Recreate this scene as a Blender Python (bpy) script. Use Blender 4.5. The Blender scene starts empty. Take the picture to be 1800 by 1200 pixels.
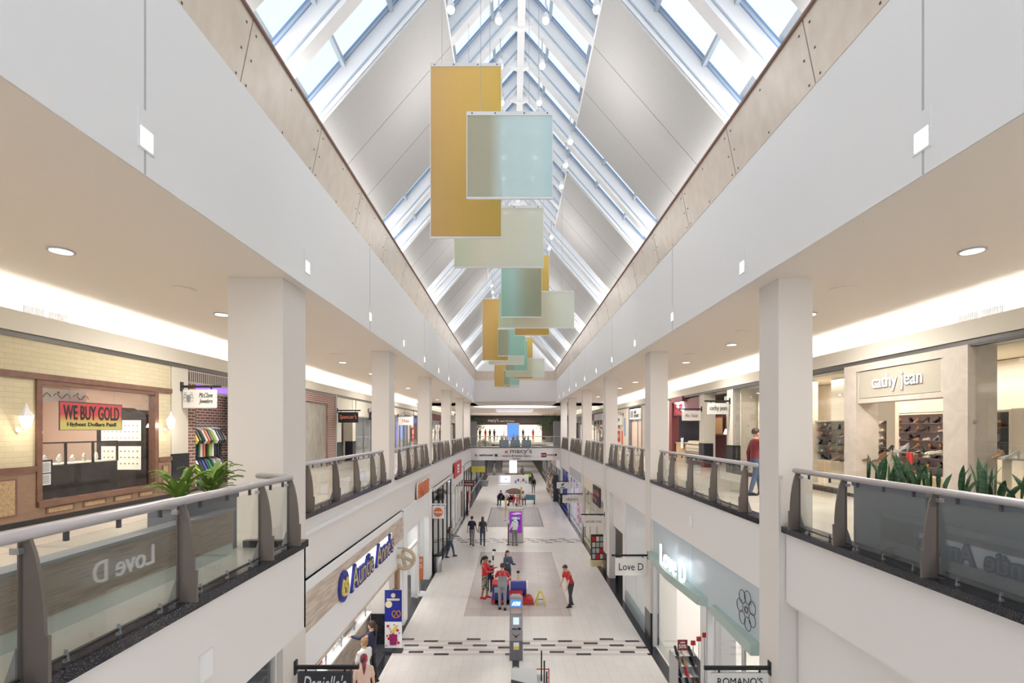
import bpy, math, random
from mathutils import Vector, Matrix
R = math.radians
PI = math.pi
rnd = random.Random(7)
S = bpy.context.scene
COL = S.collection

# ------------------------------------------------------------------ camera, world, exposure
E = 7.0            # eye height above the ground floor
F2 = 5.28          # upper floor level
C2 = 9.56          # upper ceiling level
cam = bpy.data.objects.new('camera', bpy.data.cameras.new('camera'))
COL.objects.link(cam)
cam.data.sensor_width = 36.0
cam.data.lens = 17.0
cam.data.shift_x = -2.0 / 1800
cam.data.shift_y = 155.0 / 1800
cam.data.clip_end = 400
cam.location = (0, 0, E)
cam.rotation_euler = (R(90), 0, 0)
S.camera = cam

S.view_settings.view_transform = 'Standard'
S.view_settings.look = 'None'
S.view_settings.exposure = 0.1
S.view_settings.gamma = 1.0
S.cycles.max_bounces = 8
S.cycles.diffuse_bounces = 5
S.cycles.glossy_bounces = 3
S.cycles.transparent_max_bounces = 24
S.cycles.sample_clamp_indirect = 6
S.cycles.caustics_reflective = False
S.cycles.caustics_refractive = False

world = bpy.data.worlds.new('world')
S.world = world
world.use_nodes = True
wn = world.node_tree
bg = wn.nodes['Background']
tc = wn.nodes.new('ShaderNodeTexCoord')
nz = wn.nodes.new('ShaderNodeTexNoise')
nz.inputs['Scale'].default_value = 1.4
rmp = wn.nodes.new('ShaderNodeValToRGB')
rmp.color_ramp.elements[0].position = 0.3
rmp.color_ramp.elements[0].color = (0.76, 0.86, 0.97, 1)
rmp.color_ramp.elements[1].position = 0.7
rmp.color_ramp.elements[1].color = (0.88, 0.93, 0.99, 1)
wn.links.new(tc.outputs['Generated'], nz.inputs['Vector'])
wn.links.new(nz.outputs['Fac'], rmp.inputs['Fac'])
wn.links.new(rmp.outputs['Color'], bg.inputs['Color'])
bg.inputs['Strength'].default_value = 1.2

def area_light(name, loc, rot, sx, sy, power, col=(1, 0.96, 0.9), spread=None):
    l = bpy.data.lights.new(name, 'AREA')
    l.shape = 'RECTANGLE'
    l.size, l.size_y, l.energy, l.color = sx, sy, power, col
    if spread: l.spread = spread
    o = bpy.data.objects.new(name, l)
    o.location, o.rotation_euler = loc, rot
    o['kind'] = 'structure'
    COL.objects.link(o)
    return o

# large lights: daylight is the world; lamps of the building; fill added in the far hall
P = dict(cove=34, gal=190, wash=52, eave=125, under=60, far=260)
for s, xw in ((-1, -8.7), (1, 8.7)):
    for j in range(-1, 6):
        area_light('cove_light', (xw + s*.25, 1.0 + 8.2*j, 8.86), (R(180), 0, 0), .12, 8.0, P['cove'], (1, .97, .94))
        area_light('gallery_downlight', (s*6.6 + .2, 3 + 8*j, 9.52), (0, 0, 0), .5, .5, P['gal'], (1, .95, .9))
        area_light('eave_light', (.2 + s*4.02, 1.0 + 8.2*j, 12.44), (R(180), -s*R(38), 0), .1, 8.0, P['eave'], (1, .985, .96))
        area_light('shop_gallery_light', (s*6.6, 3 + 8*j, 4.05), (0, 0, 0), .8, 3, P['under'], (1, .95, .9))
for j in range(6):
    for x in (-.9, 1.3):
        l = bpy.data.lights.new('globe_light', 'POINT'); l.energy = P['wash']; l.color = (1, .97, .94); l.shadow_soft_size = .5
        o = bpy.data.objects.new('globe_light', l); o.location = (x, 2.6 + 8*j, 13.7); o['kind'] = 'structure'; COL.objects.link(o)
for j in range(4):
    area_light('far_gallery_light', (0, 56 + 14*j, 9.5), (0, 0, 0), 10, 2, P['far'], (1, .96, .92))
    area_light('far_hall_fill', (0, 50 + 14*j, 4.0 if j == 0 else 9.4), (0, 0, 0), 6, 2, P['far']*(.3 if j == 0 else .6), (1, .96, .92))  # the hall one is added fill for a dark stretch, not a fitting

for y in (72, 86, 100):
    area_light('far_hall_fill', (0, y, 4.9), (0, 0, 0), 7, 3, 150, (1, .97, .94))  # extra fill added to brighten the hall under the far gallery floor

# ------------------------------------------------------------------ materials
MATS = {}
def mat(name, col, rough=0.6, metal=0.0, emit=None, estr=1.0, spec=None, alpha=None):
    if name in MATS: return MATS[name]
    m = bpy.data.materials.new(name); m.use_nodes = True
    b = m.node_tree.nodes['Principled BSDF']
    b.inputs['Base Color'].default_value = (*col, 1)
    b.inputs['Roughness'].default_value = rough
    b.inputs['Metallic'].default_value = metal
    if spec is not None: b.inputs['Specular IOR Level'].default_value = spec
    if emit:
        b.inputs['Emission Color'].default_value = (*emit, 1)
        b.inputs['Emission Strength'].default_value = estr
    MATS[name] = m
    return m
def nodes_of(m):
    return m.node_tree.nodes, m.node_tree.links, m.node_tree.nodes['Principled BSDF']
def srgb(r, g, b):
    f = lambda c: (c / 255 / 12.92) if c <= 10 else ((c / 255 + 0.055) / 1.055) ** 2.4
    return (f(r), f(g), f(b))
def glass_mat(name, tint=(0.93, 0.97, 0.95), f0=0.04, rough=0.0, trans=1.0):
    m = bpy.data.materials.new(name); m.use_nodes = True
    n, l = m.node_tree.nodes, m.node_tree.links
    n.clear()
    out = n.new('ShaderNodeOutputMaterial'); mix = n.new('ShaderNodeMixShader')
    tr = n.new('ShaderNodeBsdfTransparent'); tr.inputs[0].default_value = (*tint, 1)
    gl = n.new('ShaderNodeBsdfGlossy'); gl.inputs['Roughness'].default_value = rough
    g = n.new('ShaderNodeNewGeometry')
    dt = n.new('ShaderNodeVectorMath'); dt.operation = 'DOT_PRODUCT'
    l.new(g.outputs['Normal'], dt.inputs[0]); l.new(g.outputs['Incoming'], dt.inputs[1])
    ab = n.new('ShaderNodeMath'); ab.operation = 'ABSOLUTE'; l.new(dt.outputs['Value'], ab.inputs[0])
    su = n.new('ShaderNodeMath'); su.operation = 'SUBTRACT'; su.inputs[0].default_value = 1; l.new(ab.outputs[0], su.inputs[1])
    pw = n.new('ShaderNodeMath'); pw.operation = 'POWER'; pw.inputs[1].default_value = 5; l.new(su.outputs[0], pw.inputs[0])
    ma = n.new('ShaderNodeMath'); ma.operation = 'MULTIPLY_ADD'; ma.inputs[1].default_value = 1 - f0; ma.inputs[2].default_value = f0
    l.new(pw.outputs[0], ma.inputs[0])
    l.new(ma.outputs[0], mix.inputs[0]); l.new(tr.outputs[0], mix.inputs[1]); l.new(gl.outputs[0], mix.inputs[2])
    l.new(mix.outputs[0], out.inputs[0])
    MATS[name] = m
    return m
def tex_coord(n, l, scale=(1, 1, 1), rot=(0, 0, 0), kind='Object'):
    t = n.new('ShaderNodeTexCoord'); mp = n.new('ShaderNodeMapping')
    mp.inputs['Scale'].default_value = scale; mp.inputs['Rotation'].default_value = rot
    l.new(t.outputs[kind], mp.inputs['Vector'])
    return mp.outputs['Vector']
def noise_mat(name, c1, c2, scale=(1, 1, 1), ns=5.0, rough=0.6, detail=4, p0=0.35, p1=0.65, bump=0.0, metal=0, dist=0):
    m = mat(name, c1, rough, metal)
    n, l, b = nodes_of(m)
    v = tex_coord(n, l, scale)
    t = n.new('ShaderNodeTexNoise'); t.inputs['Scale'].default_value = ns; t.inputs['Detail'].default_value = detail
    t.inputs['Distortion'].default_value = dist
    l.new(v, t.inputs['Vector'])
    r = n.new('ShaderNodeValToRGB')
    r.color_ramp.elements[0].position = p0; r.color_ramp.elements[0].color = (*c1, 1)
    r.color_ramp.elements[1].position = p1; r.color_ramp.elements[1].color = (*c2, 1)
    l.new(t.outputs['Fac'], r.inputs['Fac']); l.new(r.outputs['Color'], b.inputs['Base Color'])
    if bump:
        bp = n.new('ShaderNodeBump'); bp.inputs['Strength'].default_value = bump; bp.inputs['Distance'].default_value = 0.01
        l.new(t.outputs['Fac'], bp.inputs['Height']); l.new(bp.outputs['Normal'], b.inputs['Normal'])
    return m
def brick_mat(name, c1, c2, cm, bw, bh, mortar, rough=0.8, axes='yz', bump=0.0, offset=0.5):
    m = mat(name, c1, rough)
    n, l, b = nodes_of(m)
    t = n.new('ShaderNodeTexCoord'); sp = n.new('ShaderNodeSeparateXYZ'); cb = n.new('ShaderNodeCombineXYZ')
    l.new(t.outputs['Object'], sp.inputs[0])
    l.new(sp.outputs['XYZ'.index(axes[0].upper())], cb.inputs[0]); l.new(sp.outputs['XYZ'.index(axes[1].upper())], cb.inputs[1])
    k = n.new('ShaderNodeTexBrick')
    k.offset = offset
    k.inputs['Scale'].default_value = 1
    k.inputs['Brick Width'].default_value = bw; k.inputs['Row Height'].default_value = bh
    k.inputs['Mortar Size'].default_value = mortar
    k.inputs['Color1'].default_value = (*c1, 1); k.inputs['Color2'].default_value = (*c2, 1); k.inputs['Mortar'].default_value = (*cm, 1)
    l.new(cb.outputs[0], k.inputs['Vector']); l.new(k.outputs['Color'], b.inputs['Base Color'])
    if bump:
        bp = n.new('ShaderNodeBump'); bp.inputs['Strength'].default_value = bump; bp.inputs['Distance'].default_value = 0.01; bp.invert = True
        l.new(k.outputs['Fac'], bp.inputs['Height']); l.new(bp.outputs['Normal'], b.inputs['Normal'])
    return m

WHITE = mat('white_paint', srgb(240, 240, 241), 0.55)
CEIL = mat('ceiling_paint', srgb(238, 230, 222), 0.8)
COLM = mat('column_paint', srgb(224, 218, 212), 0.6)
BEIGE = mat('beige_paint', srgb(203, 197, 184), 0.7)
WARMW = mat('warm_white_plaster', srgb(232, 228, 226), 0.6)
OFFW = mat('off_white', srgb(228, 226, 220), 0.5)
DARKTRIM = mat('dark_trim', srgb(84, 80, 76), 0.5)
BLACK = mat('black_paint', srgb(28, 28, 32), 0.45)
GRAPH = mat('graphite', srgb(62, 62, 68), 0.5)
BRONZE = mat('bronze_metal', srgb(118, 108, 102), 0.4, 0.3)
STEEL = mat('steel', srgb(176, 174, 178), 0.3, 0.7)
RAILM = mat('brushed_handrail', srgb(204, 200, 203), 0.34, 0.35)
GREY = mat('grey_paint', srgb(128, 128, 132), 0.55)
LGREY = mat('light_grey', srgb(186, 187, 190), 0.55)
RED = mat('red_paint', srgb(196, 44, 48), 0.5)
DRED = mat('dark_red', srgb(120, 38, 44), 0.5)
NAVY = mat('navy', srgb(34, 38, 66), 0.6)
BLUE = mat('blue_paint', srgb(36, 60, 160), 0.5)
ORANGE = mat('orange_paint', srgb(214, 118, 72), 0.5)
YEL = mat('yellow_paint', srgb(222, 206, 84), 0.5)
PURPLE = mat('purple_paint', srgb(140, 40, 170), 0.5)
MINT = mat('mint_metal', srgb(168, 186, 180), 0.4)
GREENL = mat('leaf_green', srgb(116, 146, 62), 0.5)
GREEND = mat('dark_leaf', srgb(44, 74, 50), 0.5)
SOIL = mat('soil', srgb(60, 50, 42), 0.9)
LAMP = mat('lamp_glow', (1, 1, 1), 0.5, emit=(1, 0.97, 0.92), estr=3.0)
LAMPW = mat('warm_lamp_glow', (1, 1, 1), 0.5, emit=(1, 0.86, 0.7), estr=2.2)
COVE = mat('cove_glow', (1, 1, 1), 0.5, emit=(1, 0.98, 0.94), estr=6.0)
SHOPL = mat('shop_light', (1, 1, 1), 0.5, emit=(1, 0.96, 0.9), estr=3.2)
SIGNW = mat('lit_white_letters', (1, 1, 1), 0.4, emit=(0.95, 0.97, 1), estr=2.4)
SIGNB = mat('lit_neon_letters', (1, 1, 1), 0.4, emit=(0.9, 0.94, 1), estr=2.0)
GLASS = glass_mat('rail_glass', (0.955, 0.975, 0.96), 0.045)
SHOPG = glass_mat('shop_glass', (0.97, 0.98, 0.975), 0.03)
SKYG = glass_mat('skylight_glass', (0.97, 0.985, 1.0), 0.03)
MULL = mat('blue_mullion', srgb(118, 150, 190), 0.4)
MULLG = mat('grey_purlin', srgb(176, 190, 202), 0.4)
FABRIC = noise_mat('woven_shade_fabric', srgb(192, 191, 190), srgb(204, 203, 202), (1, 1, 1), 60, 0.85, p0=.3, p1=.7)
GRANITE = noise_mat('black_granite', srgb(26, 27, 34), srgb(120, 120, 126), (1, 1, 1), 90, 0.18, 2, .56, .74)
WOODP = noise_mat('pale_maple_panel', srgb(214, 200, 184), srgb(226, 214, 200), (3, 1.2, 0.5), 4, 0.35, 6, .3, .7)
WOODL = noise_mat('wood_plank', srgb(184, 166, 150), srgb(212, 198, 184), (2, .7, 6), 2.4, 0.5, 3, .35, .6)
MAHOG = noise_mat('mahogany', srgb(98, 70, 58), srgb(116, 84, 70), (4, 1, 1.5), 5, 0.35, 6, .3, .7)
OAK = noise_mat('oak_wainscot', srgb(122, 98, 80), srgb(138, 112, 92), (1, 1, 3), 4, 0.45, 5, .3, .7)
BURL = noise_mat('burl_panel', srgb(150, 124, 92), srgb(176, 152, 118), (1, 1, 1), 22, 0.4, 4, .35, .65)
LAMIN = noise_mat('brown_laminate', srgb(122, 107, 95), srgb(148, 131, 117), (1, .6, 16), 5, 0.5, 3, .35, .65)
MARBLE = noise_mat('cream_marble', srgb(190, 179, 167), srgb(206, 196, 185), (1, 1, 1), 2.2, 0.3, 5, .3, .7, dist=1.5)
BOARD = noise_mat('grey_barricade', srgb(138, 134, 128), srgb(160, 156, 148), (1, 1.2, .5), 4, 0.7, 4, .3, .7)
YBRICK = brick_mat('cream_brick', srgb(194, 183, 152), srgb(200, 189, 159), srgb(184, 173, 144), 0.30, 0.095, 0.006, 0.85, 'yz', 0.3)
RBRICK = brick_mat('red_brick', srgb(128, 84, 70), srgb(104, 72, 66), srgb(190, 180, 172), 0.24, 0.085, 0.012, 0.85, 'yz', 0.4)
MOSAIC = noise_mat('grey_mosaic', srgb(120, 112, 108), srgb(196, 188, 184), (1, 1, 1), 14, 0.4, 1, .4, .55)

def tile_floor_mat():
    m = mat('cream_floor_tile', srgb(228, 222, 216), 0.24)
    n, l, b = nodes_of(m)
    t = n.new('ShaderNodeTexCoord'); sp = n.new('ShaderNodeSeparateXYZ'); cb = n.new('ShaderNodeCombineXYZ')
    l.new(t.outputs['Object'], sp.inputs[0]); l.new(sp.outputs[1], cb.inputs[0]); l.new(sp.outputs[0], cb.inputs[1])
    k = n.new('ShaderNodeTexBrick')
    k.inputs['Scale'].default_value = 1
    k.inputs['Brick Width'].default_value = 0.61; k.inputs['Row Height'].default_value = 0.305
    k.inputs['Mortar Size'].default_value = 0.004
    k.inputs['Color1'].default_value = (*srgb(229, 223, 217), 1); k.inputs['Color2'].default_value = (*srgb(233, 228, 223), 1)
    k.inputs['Mortar'].default_value = (*srgb(208, 201, 195), 1)
    l.new(cb.outputs[0], k.inputs['Vector']); l.new(k.outputs['Color'], b.inputs['Base Color'])
    return m
TILE = tile_floor_mat()
TILE2 = brick_mat('taupe_floor_tile', srgb(196, 184, 178), srgb(202, 191, 185), srgb(178, 166, 160), 0.61, 0.61, 0.008, 0.2, 'xy', offset=0)
PINKT = mat('blush_tile', srgb(214, 203, 198), 0.2)
UPTILE = noise_mat('upper_floor_tile', srgb(220, 210, 196), srgb(230, 222, 210), (1, 1, 1), 1.2, 0.14, 2, .35, .65)

def translucent(name, stops, axis=0, lo=-1, hi=1):
    """tinted acrylic sheet; the print fades between tints across the sheet"""
    m = bpy.data.materials.new(name); m.use_nodes = True
    n, l = m.node_tree.nodes, m.node_tree.links
    n.clear()
    out = n.new('ShaderNodeOutputMaterial'); mix = n.new('ShaderNodeMixShader'); mix2 = n.new('ShaderNodeMixShader')
    tr = n.new('ShaderNodeBsdfTransparent'); df = n.new('ShaderNodeBsdfDiffuse'); tl = n.new('ShaderNodeBsdfTranslucent')
    t = n.new('ShaderNodeTexCoord'); sp = n.new('ShaderNodeSeparateXYZ'); l.new(t.outputs['Object'], sp.inputs[0])
    mr = n.new('ShaderNodeMapRange'); mr.inputs[1].default_value = lo; mr.inputs[2].default_value = hi
    l.new(sp.outputs[axis], mr.inputs[0])
    r = n.new('ShaderNodeValToRGB')
    while len(r.color_ramp.elements) < len(stops): r.color_ramp.elements.new(0.5)
    for e, (p, c) in zip(r.color_ramp.elements, stops): e.position = p; e.color = (*c, 1)
    l.new(mr.outputs[0], r.inputs[0])
    gmn = n.new('ShaderNodeGamma'); gmn.inputs[1].default_value = 0.5; l.new(r.outputs[0], gmn.inputs[0]); l.new(gmn.outputs[0], tr.inputs[0])
    l.new(r.outputs[0], df.inputs[0]); l.new(gmn.outputs[0], tl.inputs[0])
    mix.inputs[0].default_value = 0.5; l.new(df.outputs[0], mix.inputs[1]); l.new(tl.outputs[0], mix.inputs[2])
    mix2.inputs[0].default_value = 0.78; l.new(tr.outputs[0], mix2.inputs[1]); l.new(mix.outputs[0], mix2.inputs[2])
    l.new(mix2.outputs[0], out.inputs[0])
    MATS[name] = m
    return m

# ------------------------------------------------------------------ mesh kit
class MB:
    def __init__(s): s.v, s.f, s.m = [], [], []
    def add(s, vs, fs, mi=0):
        o = len(s.v); s.v += [tuple(v) for v in vs]
        for f in fs: s.f.append([i + o for i in f]); s.m.append(mi)
        return s
    def box(s, x0, x1, y0, y1, z0, z1, mi=0):
        x0, x1 = min(x0, x1), max(x0, x1); y0, y1 = min(y0, y1), max(y0, y1); z0, z1 = min(z0, z1), max(z0, z1)
        return s.add([(x0,y0,z0),(x1,y0,z0),(x1,y1,z0),(x0,y1,z0),(x0,y0,z1),(x1,y0,z1),(x1,y1,z1),(x0,y1,z1)],
                     [(0,3,2,1),(4,5,6,7),(0,1,5,4),(1,2,6,5),(2,3,7,6),(3,0,4,7)], mi)
    def prism(s, poly, axis, a0, a1, mi=0):
        """polygon in the two other axes, extruded along axis"""
        n = len(poly)
        def P(p, a): return {'x': (a, p[0], p[1]), 'y': (p[0], a, p[1]), 'z': (p[0], p[1], a)}[axis]
        vs = [P(p, a0) for p in poly] + [P(p, a1) for p in poly]
        fs = [list(range(n))[::-1], list(range(n, 2 * n))] + [(i, (i + 1) % n, n + (i + 1) % n, n + i) for i in range(n)]
        return s.add(vs, fs, mi)
    def tube(s, pts, r, n=8, mi=0, caps=True):
        pts = [Vector(p) for p in pts]
        rs = r if isinstance(r, (list, tuple)) else [r] * len(pts)
        rings = []
        for i, p in enumerate(pts):
            d = (pts[min(i + 1, len(pts) - 1)] - pts[max(i - 1, 0)])
            d = d.normalized() if d.length > 1e-9 else Vector((0, 0, 1))
            up = Vector((0, 0, 1)) if abs(d.z) < 0.9 else Vector((1, 0, 0))
            a = d.cross(up).normalized(); b = d.cross(a).normalized()
            rings.append([p + (a * math.cos(2 * PI * k / n) + b * math.sin(2 * PI * k / n)) * rs[i] for k in range(n)])
        vs = [v for rg in rings for v in rg]; fs = []
        for i in range(len(rings) - 1):
            for k in range(n):
                fs.append((i*n+k, i*n+(k+1)%n, (i+1)*n+(k+1)%n, (i+1)*n+k))
        if caps: fs += [list(range(n))[::-1], [(len(rings)-1)*n + k for k in range(n)]]
        return s.add(vs, fs, mi)
    def lathe(s, prof, n=16, c=(0, 0, 0), mi=0, sx=1, sy=1):
        vs, fs = [], []
        for (r, z) in prof:
            for k in range(n):
                vs.append((c[0] + sx * r * math.cos(2*PI*k/n), c[1] + sy * r * math.sin(2*PI*k/n), c[2] + z))
        for i in range(len(prof) - 1):
            for k in range(n): fs.append((i*n+k, i*n+(k+1)%n, (i+1)*n+(k+1)%n, (i+1)*n+k))
        fs += [list(range(n))[::-1], [(len(prof)-1)*n + k for k in range(n)]]
        return s.add(vs, fs, mi)
    def disc(s, c, r, n=20, t=0.01, axis='z', mi=0):
        poly = [(r * math.cos(2*PI*k/n), r * math.sin(2*PI*k/n)) for k in range(n)]
        if axis == 'z': return s.prism([(c[0]+p[0], c[1]+p[1]) for p in poly], 'z', c[2], c[2] + t, mi)
        if axis == 'y': return s.prism([(c[0]+p[0], c[2]+p[1]) for p in poly], 'y', c[1], c[1] + t, mi)
        return s.prism([(c[1]+p[0], c[2]+p[1]) for p in poly], 'x', c[0], c[0] + t, mi)
    def ball(s, c, r, n=10, mi=0, sz=1.0, sx=1, sy=1):
        prof = [(max(1e-4, r * math.sin(PI * i / (n-2))), -r * sz * math.cos(PI * i / (n-2))) for i in range(n - 1)]
        return s.lathe(prof, n, c, mi, sx, sy)
    def build(s, name, mats, parent=None, smooth=False, loc=None, rotz=0, bevel=0):
        me = bpy.data.meshes.new(name)
        me.from_pydata(s.v, [], s.f)
        mats = mats if isinstance(mats, (list, tuple)) else [mats]
        for m in mats: me.materials.append(m)
        for p, mi in zip(me.polygons, s.m): p.material_index = min(mi, len(mats) - 1)
        if smooth:
            for p in me.polygons: p.use_smooth = True
        me.update()
        o = bpy.data.objects.new(name, me); COL.objects.link(o)
        if parent: o.parent = parent
        if loc: o.location = loc
        if rotz: o.rotation_euler.z = rotz
        if bevel:
            bv = o.modifiers.new('edge', 'BEVEL'); bv.width = bevel; bv.segments = 2; bv.limit_method = 'ANGLE'
        return o
def tag(o, label, cat, group=None, kind=None):
    o['label'] = label; o['category'] = cat
    if group: o['group'] = group
    if kind: o['kind'] = kind
    return o
def thing(name, label, cat, loc=(0, 0, 0), rotz=0, group=None):
    o = bpy.data.objects.new(name, None); o.empty_display_size = 0.2
    COL.objects.link(o); o.location = loc; o.rotation_euler.z = rotz
    return tag(o, label, cat, group)
def struct(name, mb, m, **k):
    o = mb.build(name, m, **k); o['kind'] = 'structure'; return o
def part(mb, name, m, parent, **k): return mb.build(name, m, parent, **k)
def bpart(name, m, parent, *b, **k):
    mb = MB()
    for q in b: mb.box(*q)
    return mb.build(name, m, parent, **k)
KIDS = {}
def kids(o): return [c for c in bpy.data.objects if c.parent == o]
def copy_tree(o, loc=None, rotz=None, label=None, group=None, parent=None, ks=None):
    c = o.copy(); COL.objects.link(c)
    if parent: c.parent = parent
    for ch in kids(o): copy_tree(ch, parent=c)
    if loc is not None: c.location = loc
    if rotz is not None: c.rotation_euler.z = rotz
    if label: c['label'] = label
    if group: c['group'] = group
    return c
SIDE = {-1: 'jeweller', 1: 'shoe boutique'}
ORD = ['first', 'second', 'third', 'fourth', 'fifth', 'sixth', 'seventh', 'eighth', 'ninth', 'tenth', 'eleventh', 'twelfth',
       'thirteenth', 'fourteenth', 'fifteenth', 'sixteenth', 'seventeenth', 'eighteenth', 'nineteenth', 'twentieth',
       'twenty-first', 'twenty-second', 'twenty-third', 'twenty-fourth', 'twenty-fifth', 'twenty-sixth', 'twenty-seventh', 'twenty-eighth', 'twenty-ninth', 'thirtieth']
ROT = {'F': (R(90), 0, 0), 'L': (R(90), 0, R(90)), 'R': (R(90), 0, R(-90))}
def lettering(s, w, h, m, loc, face='F', parent=None, name='lettering', depth=0.004, shear=0.0, bold=0.0, tilt=0):
    """flat or raised letters fitted into w x h, centred on loc"""
    cu = bpy.data.curves.new(name, 'FONT'); cu.body = s; cu.extrude = 0.1; cu.shear = shear; cu.offset = bold
    cu.resolution_u = 3; cu.align_x = 'LEFT'; cu.space_line = 0.85
    t = bpy.data.objects.new(name, cu)
    me = bpy.data.meshes.new_from_object(t)
    bpy.data.objects.remove(t)
    xs = [v.co.x for v in me.vertices]; ys = [v.co.y for v in me.vertices]
    cx, cy, wx, wy = (min(xs)+max(xs))/2, (min(ys)+max(ys))/2, max(xs)-min(xs), max(ys)-min(ys)
    for v in me.vertices:
        v.co.x = (v.co.x - cx) * w / wx; v.co.y = (v.co.y - cy) * h / wy; v.co.z *= depth * 10
    me.materials.clear(); me.materials.append(m); me.name = name
    o = bpy.data.objects.new(name, me); COL.objects.link(o)
    o.location = loc; o.rotation_euler = ROT[face]
    if tilt: o.rotation_euler = (Matrix.Rotation(0, 4, 'X')).to_euler(); o.rotation_euler = ROT[face]
    if parent: o.parent = parent
    return o
def pl(x, y, X):
    """(Y, z) where the sight line of picture point x, y meets the wall plane at X"""
    Y = 850.0 * X / (x - 902.0)
    return Y, E - (y - 755.0) * Y / 850.0
def pf(x, y, level=0.0):
    """floor point (X, Y) under picture point x, y"""
    Y = 850.0 * (E - level) / (y - 755.0)
    return (x - 902.0) * Y / 850.0, Y
# ================================================================== THE SETTING
YE = 46.0                      # end of the atrium
XLc, XRc = -4.05, 4.50         # inner faces of the columns
XLw, XRw = -8.7, 8.7           # upper shop fronts
CY = [8.15, 15.78, 23.4, 31.05, 38.7, 45.2]
BACK = -7.0

# ground floor
struct('floor', MB().box(-3.79, 4.29, BACK, 120, -0.2, 0), TILE)
struct('floor', MB().box(-10, -3.79, BACK, 120, -0.2, 0).box(4.29, 11, BACK, 120, -0.2, 0), GRANITE)
def accent_band(y0):
    a, b = MB(), MB()
    for r in range(8):
        if r % 2 == 0: a.box(-3.79, 4.29, y0 + r*0.155, y0 + (r+1)*0.155, 0, 0.003)
    for r in range(8):
        x = -3.79 - 0.9 - (r * 0.82) % 2.22
        while x < 4.29:
            x0, x1 = max(x, -3.79), min(x + 0.46, 4.29)
            if x1 > x0 + .03: b.box(x0, x1, y0 + r*0.155 + .01, y0 + (r+1)*0.155 - .01, 0, 0.005)
            x += 2.22
    return a, b
for i, y0 in enumerate((15.0, 29.9)):
    a, b = accent_band(y0)
    struct('floor', a, PINKT); struct('floor', b, GRANITE)
struct('floor', MB().box(-1.86, 2.2, 18.14, 27.67, 0, 0.006), TILE2)
struct('floor', MB().box(-1.9, 2.14, 35.0, 43.4, 0, 0.006), MOSAIC)
struct('trim_1', MB().box(-1.98, 2.22, 34.9, 35.0, 0, 0.008).box(-1.98, 2.22, 43.4, 43.5, 0, 0.008).box(-1.98, -1.9, 35, 43.4, 0, .008).box(2.14, 2.22, 35, 43.4, 0, .008), GREY)

# upper floors (slab with fascia)
struct('floor_upper_left', MB().box(-12.5, -4.1, 7.2, YE + 2, 4.1, F2).box(-12.5, -3.16, BACK, 7.06, 4.1, F2), [UPTILE])
struct('floor_upper_right', MB().box(4.64, 12.5, BACK, YE + 2, 4.1, F2), [UPTILE])
struct('wall_fascia_left', MB().box(-3.15, -3.06, BACK, 7.13, 4.1, 5.30).box(-3.93, -3.06, 7.08, 7.13, 4.1, 5.28)
       .box(-4.2, -4.04, 9.05, YE, 4.1, 5.30), WARMW)
f = MB().box(4.60, 4.62, BACK, 8.15, 4.1, 5.30)
f.box(4.50, 4.62, 8.8, YE, 4.1, 5.30)
struct('wall_fascia_right', f, WARMW)

# columns
for i, y in enumerate(CY):
    if i == 0:
        lx0, lx1, ly1 = -4.81, -3.88, 9.04
    else:
        lx0, lx1, ly1 = -4.62, -4.05, y + 0.72
    struct('column_left', MB().box(lx0, lx1, y, ly1, 0, C2), COLM)
    struct('column_right', MB().box(4.485, 5.06, y + .02, y + 0.66, 0, C2), COLM)
    struct('trim_2', MB().box(lx0 - .02, lx1 + .02, y - .02, ly1 + .02, 0, 1.0), GRANITE)
    struct('trim_3', MB().box(4.48, 5.08, y, y + .68, 0, 1.0), GRANITE)

# curbs of black granite along the balconies
k = MB()
k.box(-3.24, -3.03, BACK, 7.16, 5.28, 5.38).box(-3.95, -3.24, 7.06, 7.16, 5.28, 5.38)
for i in range(5): k.box(-4.3, -3.97, CY[i] + (0.92 if i == 0 else .74), CY[i+1], 5.28, 5.38)
struct('trim_4', k, GRANITE)
k = MB().box(4.50, 4.95, BACK, 8.12, 5.28, 5.38)
for i in range(5): k.box(4.46, 4.8, CY[i] + .68, CY[i+1], 5.28, 5.38)
struct('trim_5', k, GRANITE)

# upper ceilings
struct('ceiling_left', MB().box(-12.5, -3.72, BACK, YE + 6, C2, C2 + .2), CEIL)
struct('ceiling_right', MB().box(4.14, 12.5, BACK, YE + 6, C2, C2 + .2), CEIL)
# lower ceilings over the ground floor galleries
# upper fascia with its joints
struct('wall_upper_left', MB().box(-3.95, -3.70, BACK, YE, C2 + .2, 11.72).box(-3.715, -3.70, BACK, YE, C2, C2 + .2), WHITE)
struct('wall_upper_right', MB().box(4.12, 4.37, BACK, YE, C2 + .2, 11.72).box(4.12, 4.135, BACK, YE, C2, C2 + .2), WHITE)
JY = [4.86 + 7.64 * i for i in range(6)]
k = MB()
for y in JY:
    k.box(-3.70, -3.697, y - .012, y + .012, C2 + .005, 11.7).box(4.117, 4.12, y - .012, y + .012, C2 + .005, 11.7)
struct('trim_6', k, LGREY)
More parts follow.
